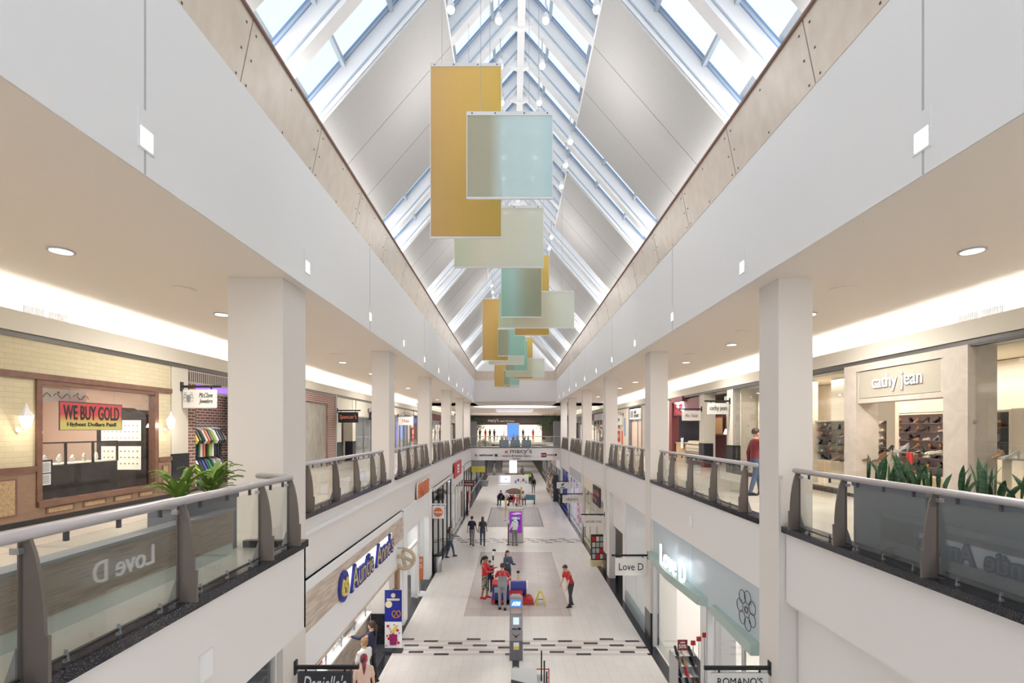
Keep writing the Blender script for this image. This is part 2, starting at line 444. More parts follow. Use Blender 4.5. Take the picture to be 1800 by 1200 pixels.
# leaning maple panels
XC = 0.2
def lean(mb, s, y0, y1, z0=11.70, z1=12.56, off=0.0, t=.05):
    xb, xt = XC + s * (3.91 - off), XC + s * (3.73 - off)
    mb.prism([(xb, z0), (xt, z1), (xt + s * t, z1), (xb + s * t, z0)], 'y', y0, y1)
py = [6.57 + 2.35 * i for i in range(-6, 17)] + [YE]
pn = 0
for s, side in ((-1, 'left'), (1, 'right')):
    m1 = MB()
    for a, b in zip(py[:-1], py[1:]): lean(m1, s, a + .012, b - .012)
    struct('wall_maple_' + side, m1, WOODP)
    m2 = MB(); lean(m2, s, BACK, YE, off=-.02, t=.12); struct('wall_backing_' + side, m2, DARKTRIM)
    d = MB()
    for a, b in zip(py[:-1], py[1:]):
        for yy in (a + .12, (a + b) / 2, b - .12):
            for zz in (11.76, 12.1, 12.44):
                if zz == 12.1 and abs(yy - (a + b) / 2) < .01: continue
                fr = (zz - 11.70) / .86
                x = XC + s * (3.91 - .18 * fr)
                d.box(x - .006, x + .006, yy - .013, yy + .013, zz - .013, zz + .013)
    struct('trim_7', d, DARKTRIM)
    c = MB(); c.box(XC + s * 3.69, XC + s * 3.86, BACK, YE, 12.56, 12.60); struct('trim_8', c, mat('copper_cap', srgb(132, 104, 94), .5))
# end wall of the atrium
e = MB().box(-4.3, 4.9, YE, YE + .3, C2 + .12, 11.72)
struct('wall_end', e, WARMW)
e = MB(); e.prism([(11.70, YE - .0), (12.56, YE - .16), (12.56, YE + .2), (11.70, YE + .2)][0:4], 'x', -3.72, 4.12) if False else None
struct('wall_maple_end', MB().add([(-3.7, YE - .02, 11.70), (4.12, YE - .02, 11.70), (3.93, YE - .18, 12.56), (-3.53, YE - .18, 12.56),
                                   (-3.7, YE, 11.70), (4.12, YE, 11.70), (3.93, YE, 12.56), (-3.53, YE, 12.56)],
                                  [(0,1,2,3),(7,6,5,4),(0,4,5,1),(1,5,6,2),(2,6,7,3),(3,7,4,0)]), WOODP)
g = MB().prism([(-3.8, 12.5), (4.2, 12.5), (.2, 17.6)], 'y', YE + .02, YE + .3)
struct('wall_gable', g, WHITE)

# ------------------------------------------------------------------ skylight roof
SL = 1.15                                   # rise per run
HB = 12.58
def roof_z(dx): return HB + (4.05 - dx) * SL       # inner plane at distance dx from the ridge line
DN = 0.68                                   # vertical depth of the rafters
rafters = [7.8 + 1.33 * i for i in range(-9, 29)]
rafters = [y for y in rafters if y < YE - .3]
rf = MB()
for y in rafters:
    for s in (-1, 1):
        poly = [(XC + s*4.1, roof_z(4.1)), (XC, roof_z(0)), (XC, roof_z(0) + DN), (XC + s*4.1, roof_z(4.1) + DN)]
        if s > 0: poly = poly[::-1]
        rf.prism(poly, 'y', y, y + .24)
struct('ceiling_rafters', rf, WHITE)
rb = MB().box(XC - .09, XC + .09, BACK, YE, roof_z(0) - .35, roof_z(0) + .5)
for y in rafters:                       # gusset plates at the ridge
    rb.prism([(XC - .3, roof_z(.3) + .02), (XC, roof_z(0) - .42), (XC + .3, roof_z(.3) + .02), (XC, roof_z(0) + .2)], 'y', y + .06, y + .18)
struct('ceiling_ridge_beam', rb, WHITE)
kb = MB()
for s in (-1, 1):                       # kerb wall between panels and glass, plus eaves closure
    kb.box(XC + s*4.1, XC + s*4.3, BACK, YE, 11.7, HB + DN + .1).box(XC + s*3.90, XC + s*4.12, BACK, YE, 12.32, 12.36)
struct('ceiling_eaves', kb, WHITE)
gl = MB()
for s in (-1, 1):
    for a, b in zip(rafters[:-1], rafters[1:]):
        z0, z1 = roof_z(4.1) + DN - .03, roof_z(0) + DN - .03
        q = [(XC + s*4.1, a + .24, z0), (XC + s*4.1, b, z0), (XC, b, z1), (XC, a + .24, z1)]
        q2 = [(p[0], p[1], p[2] + .02) for p in q]
        gl.add(q + q2, [(0,1,2,3),(7,6,5,4),(0,4,5,1),(1,5,6,2),(2,6,7,3),(3,7,4,0)])
struct('window_skylight', gl, SKYG)
mu, pu = MB(), MB()
def slope_bar(mb, s, y0, y1, dz0, dz1, dxa=4.1, dxb=0.0):
    poly = [(XC + s*dxa, roof_z(dxa) + dz0), (XC + s*dxb, roof_z(dxb) + dz0), (XC + s*dxb, roof_z(dxb) + dz1), (XC + s*dxa, roof_z(dxa) + dz1)]
    mb.prism(poly, 'y', y0, y1)
for s in (-1, 1):
    for y in rafters:
        slope_bar(mu, s, y - .035, y, DN - .09, DN - .03)
        slope_bar(pu, s, y - .085, y - .035, DN - .10, DN - .04)
        slope_bar(mu, s, y - .10, y - .085, DN - .10, DN - .05)
        slope_bar(pu, s, y + .24, y + .26, DN - .12, DN - .05)
        slope_bar(pu, s, y - .03, y, .12, .16)      # conduit clipped to the near face
    for dx in (3.4, 2.5, 1.6, .7):
        for a, b in zip(rafters[:-1], rafters[1:]):
            zc = roof_z(dx) + DN - .12
            pu.box(XC + s*(dx - .035), XC + s*(dx + .035), a + .24, b, zc - .04, zc + .06)
struct('trim_9', mu, MULL); struct('trim_10', pu, MULLG)

# woven shade panels on the slopes: one thing each
shades = [2.48 + 6.65 * i for i in range(0, 7)]
for s, side in ((-1, 'left'), (1, 'right')):
    for i, y in enumerate(shades):
        y1 = min(y + 4.22, YE - .4)
        if y1 < y + 1: continue
        sh = thing('fabric_shade', 'grey woven shade under the glazing, %s side, %s along from the camera' % (SIDE[s], ORD[i]), 'shade panel', (XC + s*3.72, y, HB), group='fabric shade panels under the skylight')
        def loc(dx, z): return (s * (dx - 3.72), z - HB)
        poly = [loc(4.0, roof_z(4.0) - .02), loc(1.55, roof_z(1.55) - .02), loc(1.55, roof_z(1.55) - .09), loc(4.0, roof_z(4.0) - .09)]
        part(MB().prism(poly, 'y', 0, y1 - y), 'fabric', FABRIC, sh)
        sm = MB()
        for j in (1, 2):
            yy = (y1 - y) * j / 3
            sm.prism([loc(4.0, roof_z(4.0) - .088), loc(1.56, roof_z(1.56) - .088), loc(1.56, roof_z(1.56) - .094), loc(4.0, roof_z(4.0) - .094)], 'y', yy - .006, yy + .006)
        part(sm, 'seam', GREY, sh)
        ed = MB().tube([(s*(1.55-3.72), 0, roof_z(1.55)-HB-.06), (s*(1.55-3.72), y1-y, roof_z(1.55)-HB-.06)], .03, 6)
        part(ed, 'edge_rod', WHITE, sh)

# ------------------------------------------------------------------ bridge across the far end
struct('floor_bridge', MB().box(-4.3, 4.9, YE, YE + 4.5, 4.1, F2), UPTILE)
struct('wall_bridge', MB().box(-4.2, 4.6, YE - .1, YE, 4.1, 5.3), WARMW)
struct('trim_11', MB().box(-4.2, 4.6, YE - .15, YE + .2, 5.3, 5.38), DARKTRIM)
# gallery beyond the bridge (two storeys)
struct('floor_gallery', MB().box(-14, -7.5, YE + 2, 110, 5.0, F2).box(7.5, 14, YE + 2, 110, 5.0, F2).box(-14, 14, 66, 110, 5.0, F2), UPTILE)
gc = MB().box(-14, 14, YE + .3, 112, C2, C2 + .3)
struct('ceiling_gallery', gc, CEIL)
struct('wall_gallery', MB().box(-14, 14, 110, 110.3, 0, 12).box(-14.2, -14, YE, 110, 0, 12).box(14, 14.2, YE, 110, 0, 12), BEIGE)

# ------------------------------------------------------------------ upper side walls, cove and lip
for s, side, XW in ((-1, 'left', XLw), (1, 'right', XRw)):
    struct('wall_cove_' + side, MB().box(XW + s*.55, XW + s*.65, BACK, 76, 8.6, C2), mat('cove_white', srgb(240, 240, 236), .7))
    struct('trim_12', MB().box(XW - s*.06, XW + s*.0, BACK, 76, 8.72, 9.08).box(XW, XW + s*.55, BACK, 76, 8.70, 8.74), BEIGE)
    struct('trim_13', MB().box(XW - s*.02, XW + s*.10, BACK, YE + 6, 8.62, 8.72), DARKTRIM)
    struct('trim_14', MB().box(XW + s*.2, XW + s*.3, BACK, 76, 8.80, 8.84), COVE)
# outer walls and roof behind the shops
struct('wall_outer_left', MB().box(-12.6, -12.5, BACK, YE + 6, 0, 9.8), BEIGE)
struct('wall_outer_right', MB().box(12.5, 12.6, BACK, YE + 6, 0, 9.8), BEIGE)

# ================================================================== RAILINGS
RT = 6.33
def railing(label, X, s, posts, ya, yb, detail=True, ret=None, group='glass balcony railings'):
    """s=+1: the atrium lies towards +X"""
    y0 = posts[0]
    r = thing('balcony_railing', label, 'railing', (X, y0, 5.38), group=group)
    def part_b(mb, n, m, par=r, **k): return mb.build(n, m, par, **k)
    h = RT - 5.38
    pts = [(0, ya - y0, h), (0, yb - y0, h)]
    if ret: pts += [(ret[0] - X, ret[1] - y0, h + .01)]
    hr = MB().tube(pts, .042, 12); hr.ball(pts[-1], .042, 10); hr.ball(pts[0], .042, 10)
    if ret: hr.ball(pts[1], .042, 10)
    part_b(hr, 'handrail', RAILM, smooth=True)
    prof = [(-.02, 0), (.15, 0), (.15, .30), (.125, .305), (.122, .42), (.11, .56), (.09, .70), (.062, .83), (.03, h - .03), (-.02, h - .03)]
    for y in posts:
        pp = [(s * a, b) for a, b in prof]
        if s < 0: pp = pp[::-1]
        pm = MB().prism(pp, 'y', y - y0 - .012, y - y0 + .012)
        pm.box(s*-.03, s*-.02, y - y0 - .03, y - y0 + .03, 0, h - .03)
        po = part_b(pm, 'post', BRONZE)
        if detail:
            st = MB().prism([(s*-.02, 0), (s*-.10, 0), (s*-.06, .12), (s*-.02, .24)][::(1 if s < 0 else -1)], 'y', y - y0 - .05, y - y0 - .035)
            part_b(st, 'stay', STEEL, po)
            part_b(MB().box(s*-.06, s*0, y-y0-.05, y-y0+.05, .83, .87), 'cleat', STEEL, po)
    for a, b in zip(posts[:-1], posts[1:]):
        if abs(b - a) < .25: continue
        lo, hi = min(a, b) + .05 - y0, max(a, b) - .05 - y0
        g = part_b(MB().box(-.006, .006, lo, hi, .05, h - .09), 'glass_panel', GLASS)
        if detail:
            part_b(MB().box(-.012, .012, lo, hi, .035, .05), 'rail_channel', BLACK, g)
            n = 3 if hi - lo > 1 else 2
            for j in range(n):
                yy = lo + (hi - lo) * (j + .5) / n
                part_b(MB().box(-.012, .012, yy - .013, yy + .013, h - .105, h - .04), 'clamp', GRAPH, g)
                part_b(MB().prism([(yy - .016, 0), (yy + .016, 0), (yy, .085)], 'x', -.014, .014), 'clamp', GREY, g)
    return r
railing('glass balcony railing in front of the wood ledge and jeweller, with grey metal handrail', -3.12, 1, [6.76, 6.0, 4.55, 3.1, 1.65, .2], -4, 6.78, True, ret=(-3.66, 6.95))
railing('glass balcony railing in front of the long planters of snake plants', 4.62, -1, [7.85, 6.76, 5.3, 3.85, 2.4, .95], -4, 7.93)
for i in range(5):
    a = CY[i]; off = [1.40, 2.85, 4.30, 5.75, 6.80]
    for s, X in ((-1, 4.60), (1, -4.07)):
        nm = SIDE[-s]
        railing('glass balcony railing with grey handrail on the %s side, %s bay along' % (nm, ORD[i + 1]), X, s,
                [a + o for o in off] if i < 4 else [a + o for o in off[:-1]], a + (1.0), a + (6.95 if i < 4 else 5.9), i < 2)

# end railing of the bridge
r = thing('bridge_railing', 'glass railing across the bridge at the far end of the hall', 'railing', (.2, YE + .05, 5.38))
part(MB().tube([(-4.3, 0, .98), (4.3, 0, .98)], .035, 8), 'handrail', RAILM, r, smooth=True)
for j in range(6):
    part(MB().box(-4.25 + j*1.42, -4.25 + j*1.42 + 1.38, -.006, .006, .02, .95), 'glass_panel', GLASS, r)
for j in range(7):
    part(MB().box(-4.28 + j*1.42, -4.25 + j*1.42, -.01, .05, 0, .96), 'post', BRONZE, r)

# ================================================================== FIXTURES
n = 0
for s, X in ((-1, -3.70), (1, 4.12)):
    for j in range(11):
        y = 4.87 + 3.82 * j
        if y > YE - .5: break
        t = thing('wall_light', 'square recessed wall light in the white fascia, %s side, %s along from the camera' % (SIDE[s], ORD[j]), 'wall light', (X, y, 9.8), group='square recessed wall lights along the white fascia')
        d = -s
        fr = MB()
        fr.box(0, d*.012, -.11, .11, .22, .40).box(0, d*.012, -.11, .11, 0, .02).box(0, d*.012, -.11, -.085, .02, .22).box(0, d*.012, .085, .11, .02, .22)
        part(fr, 'frame', WHITE, t)
        part(MB().box(0, d*.004, -.085, .085, .02, .22), 'lens', LAMP, t)
# ceiling downlights and speakers in the galleries
def downlight(x, y, label, lit=True, r=.15):
    t = thing('downlight', label, 'ceiling light', (x, y, C2 - .02), group='round recessed ceiling lights')
    part(MB().lathe([(r, .0), (r, .02)], 20).lathe([(r + .015, .004), (r + .015, .02)], 20), 'trim_ring', LGREY, t)
    part(MB().lathe([(r - .02, -.004), (r - .02, .0)], 20), 'lens', LAMP if lit else OFFW, t)
    return t
YD = [3.4, 6.9, 10.7, 14.5, 18.3, 22.1, 25.9, 29.7, 33.5, 37.3, 41.1]
for s in (-1, 1):
    for j, y in enumerate(YD):
        x = s * 6.55 + (.1 if s < 0 else .0)
        downlight(x, y, 'small round lit ceiling light in the gallery ceiling, %s side, %s along' % (SIDE[s], ORD[j]))
        if j < 5:
            q = MB().lathe([(.2, 0), (.2, .015), (.19, .02)], 24)
            o = q.build('ceiling_speaker', CEIL, loc=(s * 6.0, y + 1.9, C2 - .02))
            tag(o, 'flat round ceiling speaker cover on the %s side, %s along from the camera' % (SIDE[s], ORD[j]), 'speaker', 'round ceiling speakers')
# air grilles in the bright cove wall
for s, XW in ((-1, XLw), (1, XRw)):
    for j, y in enumerate([9.1, 9.6, 14.4, 21.5, 28.6, 35.9]):
        w = .45 if j < 2 else .9
        o = thing('air_grille', 'white slotted air grille in the bright cove wall, %s side, %s along' % (SIDE[s], ORD[j]), 'air grille', (XW + s*.55, y, 9.14), group='air grilles in the cove wall')
        g = MB()
        for q in range(14): g.box(0, -s*.02, w*q/14, w*q/14 + .012, 0, .22)
        part(g, 'slats', LGREY, o)
        part(MB().box(0, -s*.025, -.03, 0, -.03, .25).box(0, -s*.025, w, w+.03, -.03, .25).box(0, -s*.025, 0, w, -.03, 0).box(0, -s*.025, 0, w, .22, .25), 'frame', WHITE, o)

# globe spotlights under the rafters
def spot(x, y, z, label):
    t = thing('spotlight', label, 'spotlight', (x, y, z), group='white globe spotlights under the skylight')
    part(MB().tube([(0, 0, .62), (0, 0, .30), (.05, 0, .18), (0, 0, .08)], .014, 6), 'arm', LGREY, t)
    part(MB().lathe([(.03, .12), (.05, .09), (.07, .02), (.08, -.04)], 12), 'housing', WHITE, t, smooth=True)
    part(MB().ball((0, 0, -.05), .075, 10), 'bulb', LAMP, t, smooth=True)
k = 0
for i, y in enumerate([r_ for r_ in rafters if r_ > 8.5][:26]):
    for s, nm in ((-1, 'jeweller'), (1, 'shoe boutique')):
        if i % 2 == 0 or i < 8:
            spot(XC + s*.515, y + .12, 16.0, 'white globe spotlight close under the ridge, %s side, %s along from the camera' % (nm, ORD[i]))
for s, nm in ((-1, 'jeweller'), (1, 'shoe boutique')):
    for i, y in enumerate([9.15, 13.35, 14.55, 15.8, 20.0, 21.2, 22.5, 26.7, 28.0, 29.2]):
        spot(XC + s*1.38, y, 15.0, 'white globe spotlight beside the shade edges, %s side, %s along from the camera' % (nm, ORD[i]))

# ================================================================== HANGING COLOUR PANELS
G1, G2 = srgb(204, 168, 98), srgb(190, 160, 70)
B1, B2 = srgb(206, 208, 192), srgb(224, 244, 247)
T1, T2 = srgb(150, 190, 178), srgb(170, 172, 152)
Q1, Q2 = srgb(206, 216, 186), srgb(224, 222, 204)
MG = translucent('gold_acrylic', [(0, srgb(222, 190, 136)), (.4, srgb(226, 194, 124)), (1, srgb(220, 194, 112))], 0, -.7, .7)
MBL = translucent('aqua_acrylic', [(0, B1), (.28, B1), (.42, B2), (.8, B2), (1, srgb(210, 238, 243))], 0, -.75, .75)
MT = translucent('teal_acrylic', [(0, srgb(176, 216, 200)), (.3, srgb(196, 224, 222)), (.6, srgb(186, 198, 180)), (1, srgb(184, 188, 166))], 0, -.7, .7)
MTG = translucent('green_acrylic', [(0, srgb(188, 192, 172)), (.35, srgb(190, 200, 182)), (.45, srgb(182, 222, 214)), (1, srgb(174, 218, 200))], 0, -.7, .7)
MQ = translucent('pale_lime_acrylic', [(0, srgb(228, 238, 214)), (.35, srgb(248, 246, 232)), (1, srgb(240, 246, 234))], 0, -1, 1)
HP = [  # x0, x1, y0, y1, distance, material, words
    (757, 881, 112, 419, 8.9, MG, 'tall gold translucent panel hanging highest and largest in the hall'),
    (821, 971, 197, 350, 7.8, MBL, 'large square aqua translucent panel overlapping the tallest gold panel'),
    (799, 955, 362, 471, 10.6, MQ, 'wide pale lime panel hanging behind the large gold and aqua panels'),
    (881, 952, 453, 558, 16.5, MT, 'teal translucent panel hanging just below the widest pale lime panel'),
    (905, 965, 446, 590, 17.5, MG, 'narrow gold panel mostly hidden behind the teal panel'),
    (877, 1009, 511, 577, 17.0, MQ, 'wide pale lime panel reaching out beside the teal panel'),
    (848, 893, 524, 634, 24.8, MG, 'tall gold panel hanging midway down the hall'),
    (875, 923, 577, 626, 24.2, MTG, 'square green panel overlapping the gold panel midway down the hall'),
    (859, 921, 598, 641, 26.6, MQ, 'pale lime panel showing as a strip below the midway gold panel'),
    (889, 927, 597, 652, 32.3, MTG, 'green panel behind the midway square green one'),
    (903, 936, 592, 666, 33.5, MG, 'narrow gold panel behind the small green panels'),
    (889, 957, 629, 662, 33.0, MQ, 'small wide pale lime panel near the end wall'),
    (869, 897, 640, 680, 41.0, MG, 'lowest small gold panel hanging before the end wall'),
    (885, 913, 650, 677, 40.0, MTG, 'small green panel overlapping the lowest gold one'),
    (874, 913, 656, 683, 42.6, MQ, 'smallest pale lime panel, lowest before the end wall')]
for (x0, x1, y0, y1, D, m, words) in HP:
    w, h = (x1 - x0) * D / 850, (y1 - y0) * D / 850
    cx, zt = ((x0 + x1) / 2 - 902) * D / 850, E + (755 - y0) * D / 850
    t = thing('hanging_artwork', words, 'hanging artwork', (cx, D, zt), group='coloured translucent panels hung from the skylight')
    part(MB().box(-w/2, w/2, -.008, .008, -h + .03, -.05), 'sheet', m, t)
    part(MB().box(-w/2, w/2, -.02, .02, -.06, .0), 'top_bar', WHITE, t)
    part(MB().box(-w/2, w/2, -.016, .016, -h, -h + .03), 'bottom_bar', WHITE, t)
    part(MB().box(-w/2 - .008, -w/2 + .004, -.012, .012, -h, 0).box(w/2 - .004, w/2 + .008, -.012, .012, -h, 0), 'edge_strip', WHITE, t)
    for sx in (-.34, .34):
        xx = cx + sx * w
        top = roof_z(abs(xx - XC)) - zt
        part(MB().tube([(sx*w, 0, 0), (sx*w, 0, top)], .004, 5), 'cable', STEEL, t)
    if D < 18:
        for q in (.06, .33, .67, .94):
            part(MB().disc((-w/2 + q*w, -.026, -.03), .012, 8, .008, 'y'), 'bolt', GRAPH, t)
# ================================================================== SHOP HELPERS
class Wall:
    """builds against a shop-front plane at X; d counts outwards into the hall, negative into the shop"""
    def __init__(w, s, X, y, z): w.s, w.X, w.y, w.z = s, X, y, z
    def loc(w): return (w.X, w.y, w.z)
    def b(w, mb, y0, y1, z0, z1, d0, d1, mi=0):
        return mb.box(-w.s*d0, -w.s*d1, y0 - w.y, y1 - w.y, z0 - w.z, z1 - w.z, mi)
    def p(w, y, z, d): return (-w.s*d, y - w.y, z - w.z)
    def part(w, name, m, par, *bx, **k):
        if name in ('window_glass', 'door_frame', 'brick_pier', 'poster', 'marble_portal', 'gloss_panel', 'steel_post'):
            for q in bx: mb = MB(); w.b(mb, *q); o = mb.build(name, m, par, **k)
            return o
        mb = MB()
        for q in bx: w.b(mb, *q)
        return mb.build(name, m, par, **k)
    @property
    def face(w): return 'L' if w.s < 0 else 'R'
def blade_sign(label, s, X, y, ztop, w, h, board, text, tm, style=None, bar=BLACK, shear=0, name='blade_sign', extra=None, inset=.06, tw=.8, th=.45):
    """a board hung across the hall from a bracket on the wall at X"""
    t = thing(name, label, 'sign', (X, y, ztop), group='signs hung across the hall on brackets')
    d = -s
    L = w + inset + .12
    part(MB().box(0, d*.03, -.05, .05, -.12, .12), 'wall_plate', bar, t)
    if style == 'arch':
        pts = [(d*(L*i/8), 0, .05 + .16*math.sin(PI*i/8)) for i in range(9)]
        part(MB().tube(pts, .014, 6), 'bracket', bar, t)
        pts = [(d*(L*i/8), 0, -.02 + .10*math.sin(PI*i/8)) for i in range(9)]
        part(MB().tube(pts, .014, 6), 'bracket', bar, t)
    else:
        part(MB().box(0, d*L, -.025, .025, -.03, .03), 'bracket', bar, t)
    x0, x1 = d*inset, d*(inset + w)
    part(MB().box(x0 + d*.12, x0 + d*.15, -.01, .01, -.08, -.03).box(x1 - d*.15, x1 - d*.12, -.01, .01, -.08, -.03), 'hanger', bar, t)
    part(MB().box(x0, x1, -.03, .03, -.08 - h, -.08), 'board', board, t)
    cx = (x0 + x1) / 2
    for (txt, m_, fw, fh, fx, fz, sh) in (extra or []):
        lettering(txt, w*fw, h*fh, m_, (cx + w*fx, -.034, -.08 - h/2 + h*fz), 'F', t, shear=sh)
    if text: lettering(text, w*tw, h*th, tm, (cx, -.034, -.08 - h/2), 'F', t, shear=shear)
    return t, cx, -.08 - h/2
# shoes --------------------------------------------------------------
def shoe_proto(name, label, style, m, m2):
    t = thing(name, label, 'shoe', (0, 0, -50), group='shoes on the shelves')
    hl = {'heel': .075, 'wedge': .07, 'flat': .012, 'boot': .07}[style]
    st = [(0, .024, hl, hl + (.05 if style != 'boot' else .13)), (.035, .030, hl, hl + (.055 if style != 'boot' else .14)), (.09, .028, hl*.65, hl*.65 + (.035 if style != 'boot' else .11)),
          (.14, .034, hl*.15, .052), (.19, .038, 0, .044), (.23, .026, 0, .03), (.25, .008, .002, .02)]
    vs, fs = [], []
    for (x, hw, zb, zt) in st:
        vs += [(x, -hw, zb), (x, hw, zb), (x, hw*.8, zt), (x, 0, zt + .006), (x, -hw*.8, zt)]
    for i in range(len(st) - 1):
        for k in range(5): fs.append((i*5+k, i*5+(k+1)%5, (i+1)*5+(k+1)%5, (i+1)*5+k))
    fs += [(4, 3, 2, 1, 0), tuple((len(st)-1)*5 + k for k in range(5))]
    MB().add(vs, fs).build('upper', m, t, smooth=False)
    if style in ('heel', 'boot'): MB().tube([(.012, 0, hl), (.008, 0, 0)], [.016, .006 if style == 'heel' else .014], 6).build('heel', m2, t)
    elif style == 'wedge': MB().prism([(0, 0), (.16, 0), (.09, hl*.65), (0, hl)], 'y', -.026, .026).build('wedge_sole', m2, t)
    else: MB().box(0, .23, -.03, .03, 0, .012).build('sole', m2, t)
    return t
TAN, CREAMM, PATENT, SILV = mat('tan_leather', srgb(176, 136, 96), .5), mat('cream_leather', srgb(222, 208, 190), .5), mat('black_patent', srgb(30, 28, 30), .25), mat('silver_leather', srgb(180, 178, 182), .3, .5)
BRN = mat('brown_suede', srgb(110, 80, 62), .8)
SH = [(shoe_proto('heeled_shoe', 'x', 'heel', PATENT, PATENT), 'black heeled shoe'),
      (shoe_proto('wedge_shoe', 'x', 'wedge', TAN, BRN), 'tan wedge shoe'),
      (shoe_proto('flat_shoe', 'x', 'flat', CREAMM, BRN), 'cream flat shoe'),
      (shoe_proto('ankle_boot', 'x', 'boot', BRN, PATENT), 'brown ankle boot'),
      (shoe_proto('heeled_shoe', 'x', 'heel', SILV, SILV), 'silver heeled shoe'),
      (shoe_proto('wedge_shoe', 'x', 'wedge', PATENT, TAN), 'black wedge shoe'),
      (shoe_proto('heeled_shoe', 'x', 'heel', RED, RED), 'red heeled shoe')]
shoe_used = set()
def put_shoe(k, loc, rz, where):
    pr, nm = SH[k]
    lab = nm + ' ' + where
    c = copy_tree(pr, loc=loc, rotz=rz, label=lab); c.scale = (1.2, 1.2, 1.2)
    return c

# ================================================================== UPPER LEVEL, JEWELLER SIDE
X0 = XLw
w = Wall(-1, X0, 8.87, F2)
zt, zb = 7.85, 5.66
# room behind
struct('floor_shop', MB().box(-12.4, X0, -4, 12.3, F2, F2 + .01), MAHOG)
SALM = mat('salmon_wall', srgb(214, 186, 166), .7)
struct('wall_shop', MB().box(-12.3, -12.2, -4, 12.3, F2, 8.7).box(-12.3, X0 - .1, 12.2, 12.3, F2, 8.7).box(-12.3, X0 - .1, 6.0, 6.1, F2, 8.7), SALM)
struct('ceiling_shop', MB().box(-12.3, X0 - .1, 6.1, 12.2, 8.2, 8.3), OFFW)
area_light('shop_lamp', (-10.3, 9.6, 8.15), (0, 0, 0), 1.6, 3, 170, (1, .95, .88))
js = thing('jewellery_storefront', 'cream brick jewellery shop front with mahogany window frame and oak wainscot', 'storefront', w.loc())
w.part('brick_wall', YBRICK, js, (-4, 12.28, 8.02, 8.72, -.12, 0), (-4, 8.83, 6.33, 8.02, -.12, 0), (11.80, 12.28, 6.30, 8.02, -.12, 0))
w.part('window_frame', MAHOG, js, (-4, 12.28, 7.92, 8.03, -.12, .05), (8.83, 11.80, 7.84, 7.92, -.12, .03), (8.80, 8.90, 5.60, 7.92, -.12, .04), (11.70, 11.82, 5.60, 7.92, -.12, .04), (8.80, 11.82, 5.58, 5.68, -.12, .08))
w.part('wainscot', OAK, js, (-4, 8.80, 5.38, 6.24, -.12, .02), (8.80, 11.82, 5.38, 5.58, -.12, .02), (11.82, 12.28, 5.38, 6.22, -.12, .02))
w.part('chair_rail', MAHOG, js, (-4, 8.80, 6.24, 6.34, -.12, .05), (11.82, 12.28, 6.22, 6.32, -.12, .05))
w.part('plinth', BLACK, js, (-4, 12.28, F2, 5.38, -.12, .03))
for (a, b_, c, d_) in ((6.9, 8.45, 5.50, 6.14), (8.98, 9.55, 5.43, 5.55), (9.75, 10.3, 5.43, 5.55), (10.5, 11.0, 5.43, 5.55), (11.2, 11.65, 5.43, 5.55), (11.95, 12.18, 5.46, 6.12), (5.2, 6.7, 5.50, 6.14)):
    f_ = w.part('panel_moulding', MAHOG, js, (a, b_, c, d_, 0.02, .035))
    w.part('burl_inset', BURL, f_, (a + .04, b_ - .04, c + .02, d_ - .02, 0.03, .038))
w.part('window_glass', SHOPG, js, (8.90, 11.70, 5.68, 7.84, -.05, -.04))
# lanterns
for yy, nm in ((8.48, 'beside the near edge of the jewellery window'), (12.06, 'beyond the far edge of the jewellery window')):
    t = thing('wall_lantern', 'white metal coach lantern on cream brick ' + nm, 'wall lamp', (X0, yy, 7.1), group='lanterns on the cream brick')
    MB().disc((0, 0, -.1), .05, 12, .02, 'x').build('back_plate', WHITE, t)
    MB().tube([(.02, 0, -.1), (.1, 0, -.14), (.16, 0, -.08)], .012, 6).build('bracket_arm', WHITE, t)
    MB().lathe([(.05, -.06), (.09, .06), (.10, .14)], 6, (.16, 0, 0)).build('glass_body', LAMPW, t)
    MB().lathe([(.12, .14), (.06, .22), (.03, .28), (.008, .36)], 6, (.16, 0, 0)).build('roof_cap', WHITE, t)
    area_light('lantern_light', (X0 + .3, yy, 7.1), (0, R(70), 0), .1, .1, 3, (1, .9, .75))
# banner
t = thing('banner', 'red and yellow shop banner reading we buy gold behind the jewellery window', 'banner', (X0 - .25, 9.55, 7.0))
gm = mat('banner_print', srgb(206, 110, 90), .6)
nn, ll, bb = nodes_of(gm)
tcn = nn.new('ShaderNodeTexCoord'); sp = nn.new('ShaderNodeSeparateXYZ'); cr = nn.new('ShaderNodeValToRGB'); mr = nn.new('ShaderNodeMapRange')
ll.new(tcn.outputs['Object'], sp.inputs[0]); ll.new(sp.outputs[2], mr.inputs[0]); mr.inputs[1].default_value = 0; mr.inputs[2].default_value = .52
ll.new(mr.outputs[0], cr.inputs[0]); ll.new(cr.outputs[0], bb.inputs['Base Color'])
cr.color_ramp.elements[0].color = (*srgb(208, 196, 110), 1); cr.color_ramp.elements[1].color = (*srgb(200, 70, 76), 1)
cr.color_ramp.elements[0].position = .25; cr.color_ramp.elements[1].position = .6
MB().box(-.01, 0, 0, 1.5, 0, .56).build('cloth', gm, t)
MB().box(-.012, .002, -.015, 0, 0, .56).box(-.012, .002, 1.5, 1.515, 0, .56).box(-.012, .002, -.015, 1.515, .55, .57).box(-.012, .002, -.015, 1.515, -.01, 0).build('border', GRAPH, t)
lettering('WE BUY GOLD', 1.36, .30, BLACK, (.003, .75, .35), 'L', t, bold=.02)
lettering('Highest Dollars Paid!', 1.2, .11, BLACK, (.003, .75, .10), 'L', t, bold=.02)
MB().tube([(-.005, .2, .57), (-.005, .2, .9)], .004, 4).tube([(-.005, 1.3, .57), (-.005, 1.3, .9)], .004, 4).build('cord', STEEL, t)
